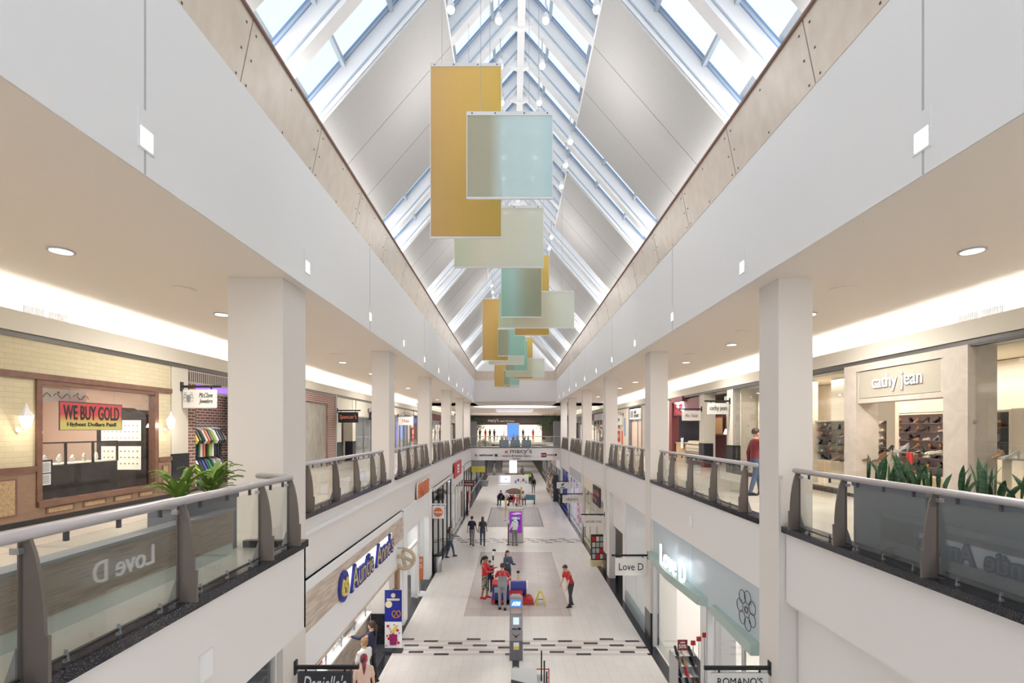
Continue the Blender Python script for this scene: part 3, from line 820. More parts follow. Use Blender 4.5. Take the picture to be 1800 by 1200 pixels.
# scroll painted transom
t = thing('painted_pelmet', 'white pelmet with gold scroll painting at the top of the jewellery window', 'pelmet', (X0 - .35, 8.95, 7.55))
MB().box(-.03, 0, 0, 1.3, 0, .26).build('board', WHITE, t)
sc = MB()
for q in range(3):
    y_ = .15 + q*.42
    sc.tube([(.006, y_ + .04*k_, .12 + .05*math.sin(k_*1.1)) for k_ in range(10)], .009, 5)
    sc.ball((.006, y_ + .1, .19), .022, 6)
sc.build('scroll_ornament', mat('gilt', srgb(176, 128, 84), .4), t)
# display counter
DKW = noise_mat('dark_stained_wood', srgb(46, 42, 44), srgb(64, 58, 58), (1, 1, 2), 4, .35)
def counter(y0, y1, x, label, lit):
    t = thing('display_counter', label, 'display case', (x, y0, F2))
    L = y1 - y0
    pr = [(0, .35), (L*.1, .28), (L*.2, .35), (L*.4, .30), (L*.5, .36), (L*.6, .30), (L*.8, .35), (L*.9, .28), (L, .35), (L, 1.0), (0, 1.0)]
    MB().prism(pr, 'x', -.5, 0).build('cabinet', DKW, t)
    for a in (.04, L - .04):
        for xx in (-.06, -.44): MB().tube([(xx, a, 0), (xx, a, .18), (xx, a, .4)], [.02, .04, .045], 8).build('leg', DKW, t)
    MB().box(-.48, -.02, .03, L-.03, 1.0, 1.02).build('display_bed', mat('velvet_bed', srgb(226, 216, 200), .8), t)
    g = MB().box(-.01, 0, 0, L, 1.0, 1.45).box(-.5, 0, 0, L, 1.44, 1.45); g.build('case_glass', SHOPG, t)
    fr = MB()
    for a in (0, L/3, 2*L/3, L): fr.box(-.02, .01, a - .02, a + .02, 1.0, 1.46)
    fr.box(-.02, .01, 0, L, 1.44, 1.47); fr.build('case_frame', DKW, t)
    return t
counter(9.35, 11.3, X0 - .55, 'dark wooden display counter with glass case of jewellery in the window', True)
GEM = [mat('pink_gem', srgb(220, 150, 160), .3), mat('pearl', srgb(240, 236, 230), .3), mat('gilt', srgb(176, 128, 84), .4)]
for k_ in range(12):
    y_ = 9.45 + k_ * .15; 
    t = thing('necklace_bust', 'pale necklace bust in the jewellery case, %s from the near end' % ORD[k_], 'display bust', (X0 - .75 - .12*(k_ % 2), y_, F2 + 1.02), group='jewellery busts')
    MB().lathe([(.03, 0), (.015, .02), (.035, .06), (.03, .10 + .03*(k_ % 3)), (.01, .13 + .03*(k_ % 3))], 10).build('bust', OFFW, t, smooth=True)
    MB().tube([(.036*math.cos(a), .036*math.sin(a), .08 - .02*math.cos(a)) for a in [i_*PI/5 for i_ in range(11)]], .006, 5).build('necklace', GEM[k_ % 3], t)
t = thing('jewellery_cabinet', 'tall carved dark cabinet with lit jewellery shelves at the far end of the window', 'cabinet', (-10.1, 11.75, F2), R(-90))
t.location.x = -10.12
MB().box(-.4, 0, 0, 1.2, 0, 2.1).build('body', DKW, t)
MB().prism([(0, 2.1), (.2, 2.2), (.4, 2.14), (.6, 2.26), (.8, 2.14), (1.0, 2.2), (1.2, 2.1)], 'x', -.4, .01).build('crest', DKW, t)
LC = mat('lit_case', srgb(236, 230, 214), .6, emit=srgb(236, 226, 206), estr=.35)
MB().box(0, .012, .12, 1.08, 1.45, 1.95).box(0, .012, .12, 1.08, .75, 1.32).build('lit_shelf', LC, t)
sp_ = MB()
for a in range(9):
    for b_ in range(3): sp_.ball((.02, .2 + a*.1, .9 + b_*.15), .018, 6); sp_.ball((.02, .2 + a*.1, 1.52 + b_*.15), .014, 6)
sp_.build('jewel', GEM[2], t)
for y_, x_ in ((9.05, -10.9), (10.6, -12.0)):
    t = thing('wood_pilaster', 'mahogany pilaster on the salmon shop wall, %s' % ('close to the window' if y_ < 10 else 'behind the banner'), 'pilaster', (x_, y_, F2))
    MB().box(-.1, .1, 0, .45, 0, 2.6).build('shaft', MAHOG, t); MB().box(-.14, .14, -.06, .51, 2.6, 2.75).build('capital', MAHOG, t)
t = thing('interior_lamp', 'round glass globe lamp on a brass arm inside the jewellery shop', 'wall lamp', (-9.6, 9.72, 6.95))
MB().ball((0, 0, 0), .11, 12).build('globe', LAMPW, t, smooth=True); MB().lathe([(.02, -.2), (.07, -.13), (.03, -.1)], 10).build('bracket', GEM[2], t)
t = thing('window_notice', 'black framed pair of white notices inside the lower corner of the jewellery window', 'notice', (X0 - .08, 8.92, 5.95))
MB().box(-.01, 0, 0, .3, -.02, .48).build('frame', BLACK, t); MB().box(0, .004, .03, .26, .24, .45).box(0, .004, .03, .26, .01, .22).build('paper', WHITE, t)
mb_ = MB()
for q in range(8): mb_.box(.004, .006, .06, .23, .27 + q*.02, .275 + q*.02).box(.004, .006, .06, .23, .04 + q*.02, .045 + q*.02)
mb_.build('print', BLACK, t)

def pilaster(s, X, y0, y1, base=True, label=None, d=.0, ztop=8.72, nm='wall_pilaster'):
    mb = MB(); mb.box(X + s*.5, X - s*d, y0, y1, F2, ztop)
    struct(nm, mb, BEIGE)
    if base: struct('trim_15', MB().box(X + s*.4, X - s*(d + .02), y0 - .01, y1 + .01, F2, 6.38), GRANITE)
pilaster(-1, X0, 12.32, 12.95)
blade_sign('cream sign with scrolled crest and jeweller lettering hung over the gallery', -1, X0, 12.68, 8.13, .86, .48, OFFW, None, None,
           extra=[('McClave', BLACK, .42, .26, .2, .2, .35), ('Jewelers', BLACK, .42, .30, .2, -.16, .35)])
sgn = [o for o in bpy.data.objects if o.name.startswith('blade_sign')][-1]
cr_ = MB()
for a in range(2):
    for q in range(3):
        cr_.tube([((.29 if a else .13) + .055*math.cos(i_*PI/5)*(1 - q*.25) , -.036, -.33 + q*.07 + .06*math.sin(i_*PI/5)*(1-q*.2)) for i_ in range(10)], .005, 4)
cr_.prism([(.17, -.22), (.25, -.22), (.26, -.36), (.21, -.44), (.16, -.36)], 'y', -.036, -.032)
cr_.build('crest', GREY, sgn)
# brick sportswear shop
w = Wall(-1, X0, 12.95, F2)
bs = thing('brick_storefront', 'brick shop front with T-shirts on rails and glowing purple transom strip', 'storefront', w.loc())
w.part('brick_pier', RBRICK, bs, (12.97, 13.25, F2 + .1, 8.28, -.3, 0), (15.6, 15.9, F2 + .1, 8.28, -.3, 0))
w.part('soldier_course', brick_mat('soldier_brick', srgb(112, 98, 92), srgb(88, 78, 76), srgb(196, 190, 184), .085, .3, .012, .85, 'yz', offset=0), bs, (12.97, 15.9, 8.26, 8.72, -.3, 0))
TR = translucent('purple_transom', [(0, srgb(240, 120, 130)), (.3, srgb(90, 80, 230)), (.5, srgb(230, 130, 190)), (.8, srgb(80, 60, 220)), (1, srgb(220, 110, 160))], 1, .3, 2.4)
TRM = mat('purple_glow', srgb(150, 110, 220), .5, emit=srgb(150, 100, 220), estr=.7)
w.part('transom_strip', TRM, bs, (13.25, 15.6, 8.08, 8.26, -.08, -.02), (15.1, 15.2, 6.6, 8.08, -.08, -.02))
w.part('transom_bar', GREY, bs, (13.25, 15.6, 8.0, 8.08, -.1, 0))
w.part('end_post', GREY, bs, (15.2, 15.3, F2, 8.08, -.1, 0))
struct('wall_shop', MB().box(X0 - .75, X0 - .7, 12.3, 17, F2, 8.7), RBRICK)
struct('wall_shop', MB().box(-12.4, X0 - .1, 17, 17.1, F2, 8.7).box(-12.4, X0 - .1, 12.3, 12.4, F2, 8.7), BEIGE)
area_light('shop_lamp', (X0 - .35, 14.2, 8.4), (0, 0, 0), .4, 2.4, 30, (1, .95, .9))
tee_c = [YEL, BLACK, mat('forest', srgb(30, 70, 50), .8), WHITE, ORANGE, BLACK, mat('lime', srgb(150, 190, 90), .8), WHITE, BLACK, NAVY, BLACK,
         YEL, WHITE, NAVY, BLUE, NAVY, mat('kelly_green', srgb(40, 150, 90), .8), NAVY, LGREY, GREY, LGREY, NAVY]
tee_n = ['yellow', 'black', 'dark green', 'white', 'orange', 'black', 'lime', 'white', 'black', 'navy', 'black', 'yellow', 'white', 'navy', 'blue', 'navy', 'green', 'navy', 'pale grey', 'grey', 'pale grey', 'navy']
def tee(c, loc, label):
    t = thing('t_shirt', label, 'shirt', loc, group='T-shirts on rails in the brick shop')
    pr = [(-.2, -.7), (.2, -.7), (.2, -.28), (.3, -.38), (.36, -.3), (.22, -.06), (.08, 0), (0, -.04), (-.08, 0), (-.22, -.06), (-.36, -.3), (-.3, -.38), (-.2, -.28)]
    pr = [(a, b*1.18) for a, b in pr]; MB().prism(pr, 'y', -.04, .04).build('cloth', c, t)
    MB().tube([(-.18, 0, -.03), (0, 0, .04), (.18, 0, -.03)], .006, 5).tube([(0, 0, .04), (0, 0, .10), (.02, 0, .13)], .005, 5).build('hanger', STEEL, t)
for row, zz in ((0, 7.05), (1, 6.2)):
    rl = MB().tube([(X0 - .32, 13.1, zz + .1), (X0 - .32, 15.6, zz + .1)], .012, 6).build('clothes_rail', STEEL)
    tag(rl, 'steel clothes rail in the brick shop, %s' % ('upper' if row == 0 else 'lower'), 'rail')
    for q in range(11):
        tee(tee_c[row*11 + q], (X0 - .32, 13.3 + q*.13, zz), '%s T-shirt, %s along the %s rail of the brick shop' % (tee_n[row*11 + q], ORD[q], 'upper' if row == 0 else 'lower'))
t = thing('sale_sign', 'tall yellow sign with black percent off lettering by the T-shirts', 'sign', (X0 + .02, 14.78, 6.45))
MB().box(-.01, .01, -.0, .28, 0, .85).build('board', YEL, t); MB().tube([(0, .14, .85), (0, .14, 1.55)], .006, 5).build('hanging_rod', STEEL, t)
for q, tx in enumerate(('OFF', '50%', '-', '25%')): lettering(tx, .2 if tx != '-' else .08, .13 if tx != '-' else .03, BLACK, (.012, .14, .13 + q*.2), 'L', t)

# bay two: barricaded brick front
w = Wall(-1, X0, 20.0, F2)
bs = thing('boarded_storefront', 'closed brick shop front covered by a grey marbled barricade', 'storefront', w.loc())
w.part('brick_surround', RBRICK, bs, (19.0, 23.75, 8.2, 8.72, -.3, 0), (22.7, 23.6, F2, 8.2, -.3, 0))
w.part('barricade', BOARD, bs, (19.0, 22.7, F2, 8.2, -.12, -.08))
w.part('steel_post', GREY, bs, (23.6, 23.8, F2, 8.72, -.3, .03))
pilaster(-1, X0, 23.8, 24.5)
t, cx, cz = blade_sign('black sign with jagged red and white lettering above the barricaded shop', -1, X0, 23.9, 7.95, .98, .52, BLACK, "Spencer's", mat('hot_orange', srgb(240, 140, 110), .5), tw=.86, th=.5, shear=.2)
# alcove with counter
w = Wall(-1, X0, 24.5, F2)
al = thing('service_alcove', 'beige service alcove with a shelf unit and black granite dado', 'alcove', w.loc())
w.part('back_panel', BEIGE, al, (24.5, 26.2, F2, 8.72, -.9, -.8), (24.5, 26.2, 7.75, 8.72, -.1, -.02))
w.part('granite_dado', GRANITE, al, (24.5, 26.2, F2, 6.3, -.8, -.75))
w.part('shelf_unit', LGREY, al, (24.7, 25.8, 6.3, 6.9, -.8, -.5))
pilaster(-1, X0, 26.2, 26.7)
# glazed phone shop
def glazed(s, X, y0, y1, ztop, label, nm='glazed_storefront', npan=3, frame=GREY, head=BEIGE, zf=F2, roof=8.72, back=WHITE, depth=3.0, light=40, inner=None, skirt=None):
    w = Wall(s, X, y0, zf)
    g = thing(nm, label, 'storefront', w.loc())
    if head: w.part('header', head, g, (y0, y1, ztop, roof, -.12, 0))
    fr = MB()
    L = (y1 - y0) / npan
    for i in range(npan + 1):
        a = y0 + i*L; w.b(fr, a - .03, a + .03, zf, ztop, -.08, 0)
    w.b(fr, y0, y1, ztop - .06, ztop, -.08, 0); w.b(fr, y0, y1, zf, zf + .1, -.08, 0)
    fr.build('frame', frame, g)
    for i in range(npan): w.part('glass_pane', SHOPG, g, (y0 + i*L + .03, y0 + (i+1)*L - .03, zf + .1, ztop - .06, -.045, -.035))
    xo, xi = X + s*.12, X + s*depth
    struct('wall_shop', MB().box(xi, xi + s*.1, y0, y1, zf, roof).box(xo, xi, y0, y0 + .05, zf, roof).box(xo, xi, y1 - .05, y1, zf, roof), back)
    struct('ceiling_shop', MB().box(xo, xi, y0, y1, ztop + .1, ztop + .2), OFFW)
    if light: area_light('shop_lamp', ((xo + xi)/2, (y0 + y1)/2, ztop + .05), (0, 0, 0), depth*.5, (y1 - y0)*.7, light, (1, .96, .92))
    return w, g
glazed(-1, X0, 26.8, 31.2, 7.75, 'glazed phone shop front with grey framed doors on the upper gallery', back=LGREY)
blade_sign('rounded black sign with red tick and white lettering under an arched bracket', -1, X0, 29.0, 8.15, .75, .48, BLACK, 'verizon', WHITE, 'arch', tw=.7, th=.2,
           extra=[('V', RED, .4, .3, 0, .28, .5), ('wireless', WHITE, .4, .1, .15, -.34, 0)])
t = tag(MB().box(0, .02, 0, .5, 0, .55).build('red_wall_sign', RED, loc=(X0 + .01, 31.4, 7.75)), 'small square red sign on the wall beyond the phone shop', 'sign')
pilaster(-1, X0, 31.2, 32.4)
# bays further down
w, g = glazed(-1, X0, 34.6, 38.6, 8.1, 'white phone shop front with a purple screen and red poster', back=WHITE, npan=3)
t = thing('display_screen', 'tall purple lit display screen standing in the phone shop window', 'screen', (X0 - .3, 37.1, F2 + .5))
MB().box(-.04, 0, 0, .5, 0, 1.9).build('housing', GRAPH, t); MB().box(0, .006, .03, .47, .03, 1.87).build('screen', mat('screen_purple', srgb(170, 150, 240), .4, emit=srgb(160, 140, 245), estr=1.2), t)
t, cx, cz = blade_sign('white oval sign with red lettering under an arched bracket', -1, X0, 36.4, 8.05, 1.1, .62, OFFW, 'T-Mobile', mat('magenta_red', srgb(150, 30, 60), .5), 'arch', tw=.5, th=.4)
t = thing('sale_poster', 'red poster with large white percentage figures near the third column', 'poster', (X0 + .03, 41.2, 6.0))
MB().box(0, .015, 0, 1.0, 0, 1.2).build('sheet', RED, t); MB().box(-.02, 0, .45, .55, 5.28 - 6.0, 0).box(-.2, .1, .3, .7, 5.28 - 6.0, 5.31 - 6.0).build('stand', STEEL, t); lettering('40%', .7, .4, WHITE, (.018, .5, .8), 'L', t); lettering('OFF', .5, .25, WHITE, (.018, .5, .35), 'L', t)
glazed(-1, X0, 38.8, 41.0, 8.2, 'narrow pale shop front between the third and fourth columns', back=LGREY, npan=2)
w, g = glazed(-1, X0, 42.5, 47.0, 8.3, 'wood lined shop front with a blue television sign high inside', back=mat('tan_back', srgb(170, 140, 116), .7), npan=3)
t = thing('hanging_television', 'blue lit television hung high in the wood lined shop', 'television', (X0 + .3, 44.5, 7.6))
MB().box(-.3, .3, -.02, .02, 0, .45).build('screen', mat('screen_blue', srgb(60, 110, 220), .4, emit=srgb(60, 110, 230), estr=1.0), t); MB().box(-.33, .33, 0, .06, -.03, .48).build('bezel', BLACK, t)
# plain wall for the stretches between shops
struct('wall_between', MB().box(X0 - .1, X0 - .05, 15.9, 19.0, F2, 8.72).box(X0 - .1, X0 - .05, 32.4, 34.6, F2, 8.72).box(X0 - .1, X0 - .05, 41, 42.5, F2, 8.72), BEIGE)

# things on the gallery floor, jeweller side
t = thing('wood_ledge', 'low brown laminate ledge with grey cap standing behind the balcony glass', 'ledge', (-3.88, 0, F2))
MB().box(-.16, 0, -4, 6.72, .16, .60).build('laminate_panel', LAMIN, t)
MB().box(-.19, .02, -4, 6.74, .60, .63).build('cap', GREY, t)
MB().box(-.15, -.015, -4, 6.72, 0, .16).build('base', mat('sage_base', srgb(176, 182, 176), .5), t)
t = thing('planter', 'dark grey box planter holding bright green arching plants behind the glass', 'planter', (-4.5, 5.95, F2))
MB().box(0, .46, 0, 1.12, 0, .78).build('box', mat('slate_grey', srgb(88, 92, 100), .5), t); MB().box(-.02, .48, -.02, 1.14, .74, .80).build('rim', mat('slate_rim', srgb(104, 106, 112), .5), t)
MB().box(.03, .43, .03, 1.09, .80, .81).build('soil', SOIL, t)
def leafy(loc, label, n=34, L=.42, seed=1, m=GREENL):
    rr = random.Random(seed); mb = MB()
    for i in range(n):
        a = rr.uniform(0, 2*PI); up = rr.uniform(.45, 1.2); l = L * rr.uniform(.7, 1.15); wd = .035
        pts = []
        for q in range(6):
            u = q/5
            r_ = l*u*(1 - .25*up); z = l*up*(u - .62*u*u) * 2.0
            ww = wd*math.sin(PI*min(.97, u*.85 + .1))
            c, s_ = math.cos(a), math.sin(a)
            pts.append((c*r_ - s_*ww, s_*r_ + c*ww, z)); pts.append((c*r_ + s_*ww, s_*r_ - c*ww, z)); pts.append((c*r_, s_*r_, z - .012))
        f = []
        for q in range(5): f += [(3*q, 3*q+3, 3*q+5, 3*q+2), (3*q+2, 3*q+5, 3*q+4, 3*q+1)]
        mb.add(pts, f)
    o = mb.build('foliage', m)
    t = thing('arching_plant', label, 'plant', loc); o.parent = t
    MB().tube([(0, 0, -.0), (0, 0, .08)], .02, 6).build('stem', GREEND, t)
leafy((-4.27, 6.2, F2 + .80), 'bright green arching plant at the near end of the grey box', 34, .46, 3)
leafy((-4.22, 6.75, F2 + .80), 'bright green arching plant at the end beside the big column', 40, .50, 5)
# ================================================================== UPPER LEVEL, SHOE BOUTIQUE SIDE
X0 = XRw
w = Wall(1, X0, 9.36, F2)
CRW = mat('cream_shop_wall', srgb(232, 222, 204), .7)
st = thing('shoe_boutique_storefront', 'cream marble shoe boutique front with glass windows and glowing name letters', 'storefront', w.loc())
w.part('marble_portal', MARBLE, st, (9.19, 9.72, F2 + .1, 8.62, -.5, .06), (12.18, 12.62, F2 + .1, 8.62, -.5, .06), (9.72, 12.18, 8.45, 8.62, -.5, .06), (9.72, 12.18, 7.66, 7.77, -.4, .02))
w.part('sign_panel', mat('sage_beige', srgb(178, 171, 154), .5), st, (9.74, 12.16, 7.78, 8.44, -.1, .02))
w.part('sign_border', MARBLE, st, (9.74, 9.80, 7.74, 8.48, -.1, .035), (12.10, 12.16, 7.74, 8.48, -.1, .035))
w.part('top_channel', GRAPH, st, (4, 9.18, 8.58, 8.62, -.1, .01), (12.63, 19.1, 8.58, 8.62, -.1, .01))
w.part('skirting', BLACK, st, (4, 9.7, F2, F2 + .1, -.3, .04), (12.2, 19.1, F2, F2 + .1, -.3, .04))
for a, b_ in ((4.6, 6.1), (6.1, 7.65), (7.7, 9.15), (12.66, 13.55), (13.6, 15.2), (15.2, 17.0), (17.0, 18.0), (18.0, 19.0)):
    g_ = w.part('window_glass', SHOPG, st, (a, b_ - .015, F2 + .1, 8.58, -.05, -.035))
    w.part('patch_fitting', STEEL, g_, (b_ - .04, b_ + .01, 7.12, 7.18, -.05, -.02))
lt = lettering('cathy jean', 1.42, .42, mat('glow_letters', (1, 1, 1), .4, emit=(1, .98, .95), estr=1.1), (-.05, 10.95 - w.y, 8.10 - F2), 'R', st, name='glowing_letters', depth=.006, bold=-.004)
lettering('cathy jean', 1.42, .42, GRAPH, (-.035, 10.975 - w.y, 8.09 - F2), 'R', st, name='letter_shadow', depth=.006)  # dark offset copy of the letters, put in as their shadow
# interior
struct('wall_shop', MB().box(11.6, 11.7, 4, 14.2, F2, 8.7).box(8.9, 12.4, 4.0, 4.1, F2, 8.7).box(9.0, 12.4, 19.1, 19.2, F2, 8.7).box(11.7, 12.3, 14.2, 19, F2, 8.7), CRW)
struct('ceiling_shop', MB().box(8.75, 12.4, 4, 19.1, 8.62, 8.72), CRW)
struct('floor_shop', MB().box(8.8, 12.4, 4, 19.1, F2, F2 + .01), CRW)
for y_ in (6.5, 11.0, 15.5): area_light('shop_lamp', (10.3, y_, 8.55), (0, 0, 0), 1.2, 2.6, 55, (1, .93, .86))
# back wall shelving seen through the portal
def niche(y0, y1, z0, z1, X, rows, cols, back, label, where, dep=.3, seed=0):
    n = thing('display_niche', label, 'shelving', (X, y0, z0))
    L, H = y1 - y0, z1 - z0
    MB().box(dep, dep + .02, 0, L, 0, H).build('back_panel', back, n)
    MB().box(-.02, dep, -.03, 0, 0, H).box(-.02, dep, L, L + .03, 0, H).box(-.02, dep, -.03, L + .03, H, H + .04).box(-.02, dep, -.03, L + .03, -.04, 0).build('surround', CRW, n)
    rr = random.Random(seed)
    for r in range(rows):
        z = H * r / rows
        if r: MB().box(0, dep, 0, L, z - .012, z).build('shelf', mat('glass_shelf', srgb(120, 118, 122), .2), n)
        for c in range(cols):
            y = y0 + L * (c + .5) / cols
            put_shoe(rr.choice([0, 1, 2, 4, 5, 1, 0]), (X + .04 + .02, y + .03, z0 + z + .002), R(rr.choice([60, 75, 110, 20])), 'in the %s, %s shelf up, %s along' % (where, ORD[r], ORD[c]))
LILAC = mat('lilac_back', srgb(206, 186, 196), .7)
niche(12.3, 14.9, 5.75, 7.42, 11.25, 7, 8, LILAC, 'lilac backed shelves of shoes on the back wall seen through the portal', 'wide back shelves', seed=2)
struct('wall_shop', MB().box(11.28, 11.6, 10, 12.2, F2, 8.6).box(11.28, 11.6, 15.0, 19, F2, 8.6).box(11.28, 11.6, 12.2, 15.0, 7.48, 8.6), CRW)
# window behind the first column and beyond the portal
struct('wall_shop', MB().box(10.0, 10.1, 12.66, 12.95, F2, 8.6).box(10.0, 10.1, 14.55, 15.2, F2, 8.6).box(10.0, 10.1, 12.95, 14.55, 7.25, 8.6).box(10.0, 10.1, 12.95, 14.55, F2, 5.95), CRW)
niche(13.9, 15.6, 6.05, 7.25, 9.78, 5, 4, mat('grey_lilac', srgb(190, 184, 192), .7), 'grey niche of shoes behind the window beside the portal', 'grey window niche', seed=5)
niche(17.2, 18.6, 6.0, 7.25, 9.6, 4, 3, LILAC, 'niche of shoes behind the boutique window past the first column', 'niche past the column', seed=8)
struct('wall_shop', MB().box(9.62, 9.9, 15.7, 17.1, F2, 8.6).box(9.62, 9.9, 17.1, 18.7, 7.3, 8.6).box(9.62, 9.9, 18.7, 19.0, F2, 8.6).box(9.62, 9.9, 17.1, 18.7, F2, 5.95), CRW)
# near window partition with niche
struct('wall_shop', MB().box(9.9, 10.0, 4.2, 9.3, 7.42, 8.6).box(9.9, 10.0, 4.2, 9.3, F2, 6.2).box(9.9, 10.0, 10.1, 10.4, F2, 8.6).box(9.9, 10.0, 4.2, 9.62, 6.2, 7.42), CRW)
niche(9.62, 10.1, 6.45, 7.36, 9.88, 3, 1, mat('blue_grey', srgb(126, 134, 140), .7), 'narrow blue grey niche of sandals in the near boutique window', 'narrow blue grey niche', seed=11)
# glass display ledges in the windows
def ledge(y0, y1, z, X, label, ks, where):
    t = thing('glass_ledge', label, 'shelf', (X, y0, z))
    MB().box(0, .34, 0, y1 - y0, 0, .015).build('glass_top', mat('green_glass_edge', srgb(130, 152, 140), .2), t)
    MB().box(.1, .24, .1, .14, -(z - F2) + .01, 0).box(.1, .24, y1 - y0 - .14, y1 - y0 - .1, -(z - F2) + .01, 0).build('support', CRW, t)
    for i, k_ in enumerate(ks):
        put_shoe(k_, (X + .12, y0 + (y1 - y0)*(i + .7)/len(ks), z + .016), R(200 if i % 2 else 160), where + (', %s along' % ORD[i]))
ledge(7.9, 9.1, 6.45, 9.0, 'green glass ledge with sandals in the near boutique window', [2, 4, 4, 1], 'on the upper ledge of the near window')
ledge(6.6, 8.15, 6.1, 9.0, 'lower green glass ledge in the near boutique window', [1, 2, 1], 'on the lower ledge of the near window')
ledge(10.2, 12.0, 6.45, 9.2, 'glass ledge with heels inside the portal', [2, 0, 4, 0], 'on the ledge inside the portal')
ledge(11.4, 12.9, 6.2, 8.95, 'low ledge of ankle boots inside the boutique doorway', [3, 3, 3], 'on the low boot ledge by the doorway')
for i, (y_, z_) in enumerate(((8.6, 8.45), (13.0, 8.4), (13.4, 8.42), (18.3, 8.4), (7.2, 8.45))):
    t = thing('track_spotlight', 'small white spotlight in the boutique ceiling, %s' % ['over the near window', 'over the window by the portal', 'paired beside it over that window', 'over the window past the column', 'over the lower ledge'][i], 'spotlight', (9.3, y_, z_), group='boutique window spotlights')
    MB().tube([(0, 0, .16), (0, 0, .05)], .012, 6).build('stem', WHITE, t)
    MB().lathe([(.03, .06), (.09, 0), (.09, -.015)], 14).build('shade', WHITE, t); MB().lathe([(.075, -.02), (.075, -.015)], 14).build('lens', LAMP, t)
t = thing('promotional_card', 'red lettered card standing on the boot ledge', 'card', (9.0, 10.9, 6.22)); MB().box(-.01, .01, 0, .16, 0, .26).build('card', RED, t)
area_light('shelf_fill', (10.75, 13.6, 8.5), (0, R(35), 0), .3, 2.6, 30, (1, .95, .93))  # added fill that brightens the lilac back shelves, no fitting there
for y_, x_ in ((14.75, 9.45), (17.9, 9.3)): area_light('shelf_fill', (x_, y_, 8.3), (0, R(20), 0), .2, 1.4, 9, (1, .95, .93))  # same added fill for the two window niches
# alcove with exit sign
pilaster(1, X0, 19.15, 19.7)
w = Wall(1, X0, 19.7, F2)
al = thing('exit_alcove', 'beige corridor alcove with black granite dado past the shoe boutique', 'alcove', w.loc())
w.part('back_wall', BEIGE, al, (19.7, 22.0, F2, 8.7, -1.5, -1.4), (19.7, 19.75, F2, 8.7, -1.4, -.5))
w.part('granite_dado', GRANITE, al, (19.7, 22.0, F2, 6.45, -1.4, -1.37))
pilaster(1, X0, 22.0, 22.6)
def exit_sign(loc, face, label):
    t = thing('exit_sign', label, 'exit sign', loc)
    rz = {'L': R(90), 'R': R(-90), 'F': 0}[face]; t.rotation_euler.z = rz
    MB().box(-.17, .17, 0, .04, -.1, .1).build('housing', OFFW, t)
    lettering('EXIT', .24, .12, mat('exit_green', srgb(60, 160, 110), .5, emit=srgb(60, 170, 110), estr=.8), (0, -.004, 0), 'F', t)
exit_sign((9.1, 20.4, 8.3), 'F', 'white exit sign with green letters above the boutique alcove')
exit_sign((4.75, 21.4, 2.75), 'R', 'white exit sign with green letters on the ground floor wall')
t = thing('framed_notice', 'grey framed notice board in the boutique alcove', 'notice board', (X0 + 1.3, 20.6, 6.1)); MB().box(-.02, .02, 0, .6, 0, 1.0).build('frame', LGREY, t); MB().box(-.03, -.02, .05, .55, .05, .95).build('print', GREY, t)
blade_sign('cream sign with thin black lettering hung outside the shoe boutique', 1, X0, 19.4, 8.15, .84, .45, OFFW, 'cathy jean', BLACK, tw=.82, th=.5)
# cookie shop
MAR = mat('maroon_wood', srgb(120, 62, 66), .5)
w = Wall(1, X0, 22.6, F2)
cs = thing('bakery_storefront', 'maroon cookie shop front with curved fascia and lit script sign', 'storefront', w.loc())
w.part('fascia', MAR, cs, (22.6, 26.6, 7.75, 8.55, -.3, -.1), (24.6, 26.3, 8.45, 8.72, -.3, .1))
w.part('side_wall', MAR, cs, (26.5, 27.0, F2, 8.6, -.4, 0), (22.6, 22.8, F2, 7.75, -.4, -.3))
w.part('back_wall', mat('dark_maroon', srgb(84, 48, 50), .6), cs, (22.6, 27, F2, 7.75, -2.2, -2.1))
area_light('shop_lamp', (9.9, 24.7, 8.5), (0, 0, 0), 1.2, 3, 45, (1, .9, .8))
t = thing('lit_script_sign', 'lit white and red script sign on the maroon fascia', 'sign', (X0 + .05, 25.4, 8.15))
MB().prism([(-.8, -.25), (.5, .1), (.75, .4), (-.55, .35)], 'x', -.06, 0).build('backing', SIGNW, t)
lettering('Mrs. Fields', 1.2, .34, RED, (-.07, 0, .12), 'R', t, shear=.4, depth=.01)
MB().prism([(-.75, -.42), (.3, -.12), (.7, -.1), (.25, -.2), (-.7, -.5)], 'x', -.08, -.02).build('swoosh', RED, t)
blade_sign('white sign with red script lettering hung outside the cookie shop', 1, X0, 22.3, 7.95, .86, .45, OFFW, 'Mrs. Fields', DRED, tw=.7, th=.35, shear=.4)
for i, (y_, m_, nm) in enumerate(((23.5, mat('cookie_photo', srgb(190, 150, 110), .6), 'tan cookie'), (25.1, mat('plum_photo', srgb(110, 84, 110), .6), 'plum coloured cake'))):
    t = thing('framed_poster', 'framed %s poster on the cookie shop back wall' % nm, 'poster', (X0 + 2.05, y_ + 1.2, 6.7)); MB().box(-.03, 0, 0, 1.0, 0, 1.0).build('frame', MAHOG, t)
    MB().box(-.04, -.03, .08, .92, .08, .92).build('picture', m_, t)
t = thing('pastry_case', 'glass fronted pastry case with rows of cookies on the bakery counter', 'display case', (X0 + .15, 22.9, F2))
MB().box(0, .7, 0, 1.9, 0, .55).build('cabinet', GRAPH, t)
MB().prism([(.05, .55), (.0, .85), (.15, 1.15), (.7, 1.2), (.7, .55)], 'y', 0, 1.9).build('interior', mat('case_inside', srgb(230, 214, 190), .6, emit=srgb(230, 210, 180), estr=.4), t)
MB().prism([(.0, .55), (-.05, .85), (.12, 1.2), (.7, 1.24), (.7, 1.2), (.15, 1.16), (.0, .85), (.04, .55)], 'y', -.01, 1.91).build('glass_front', SHOPG, t)
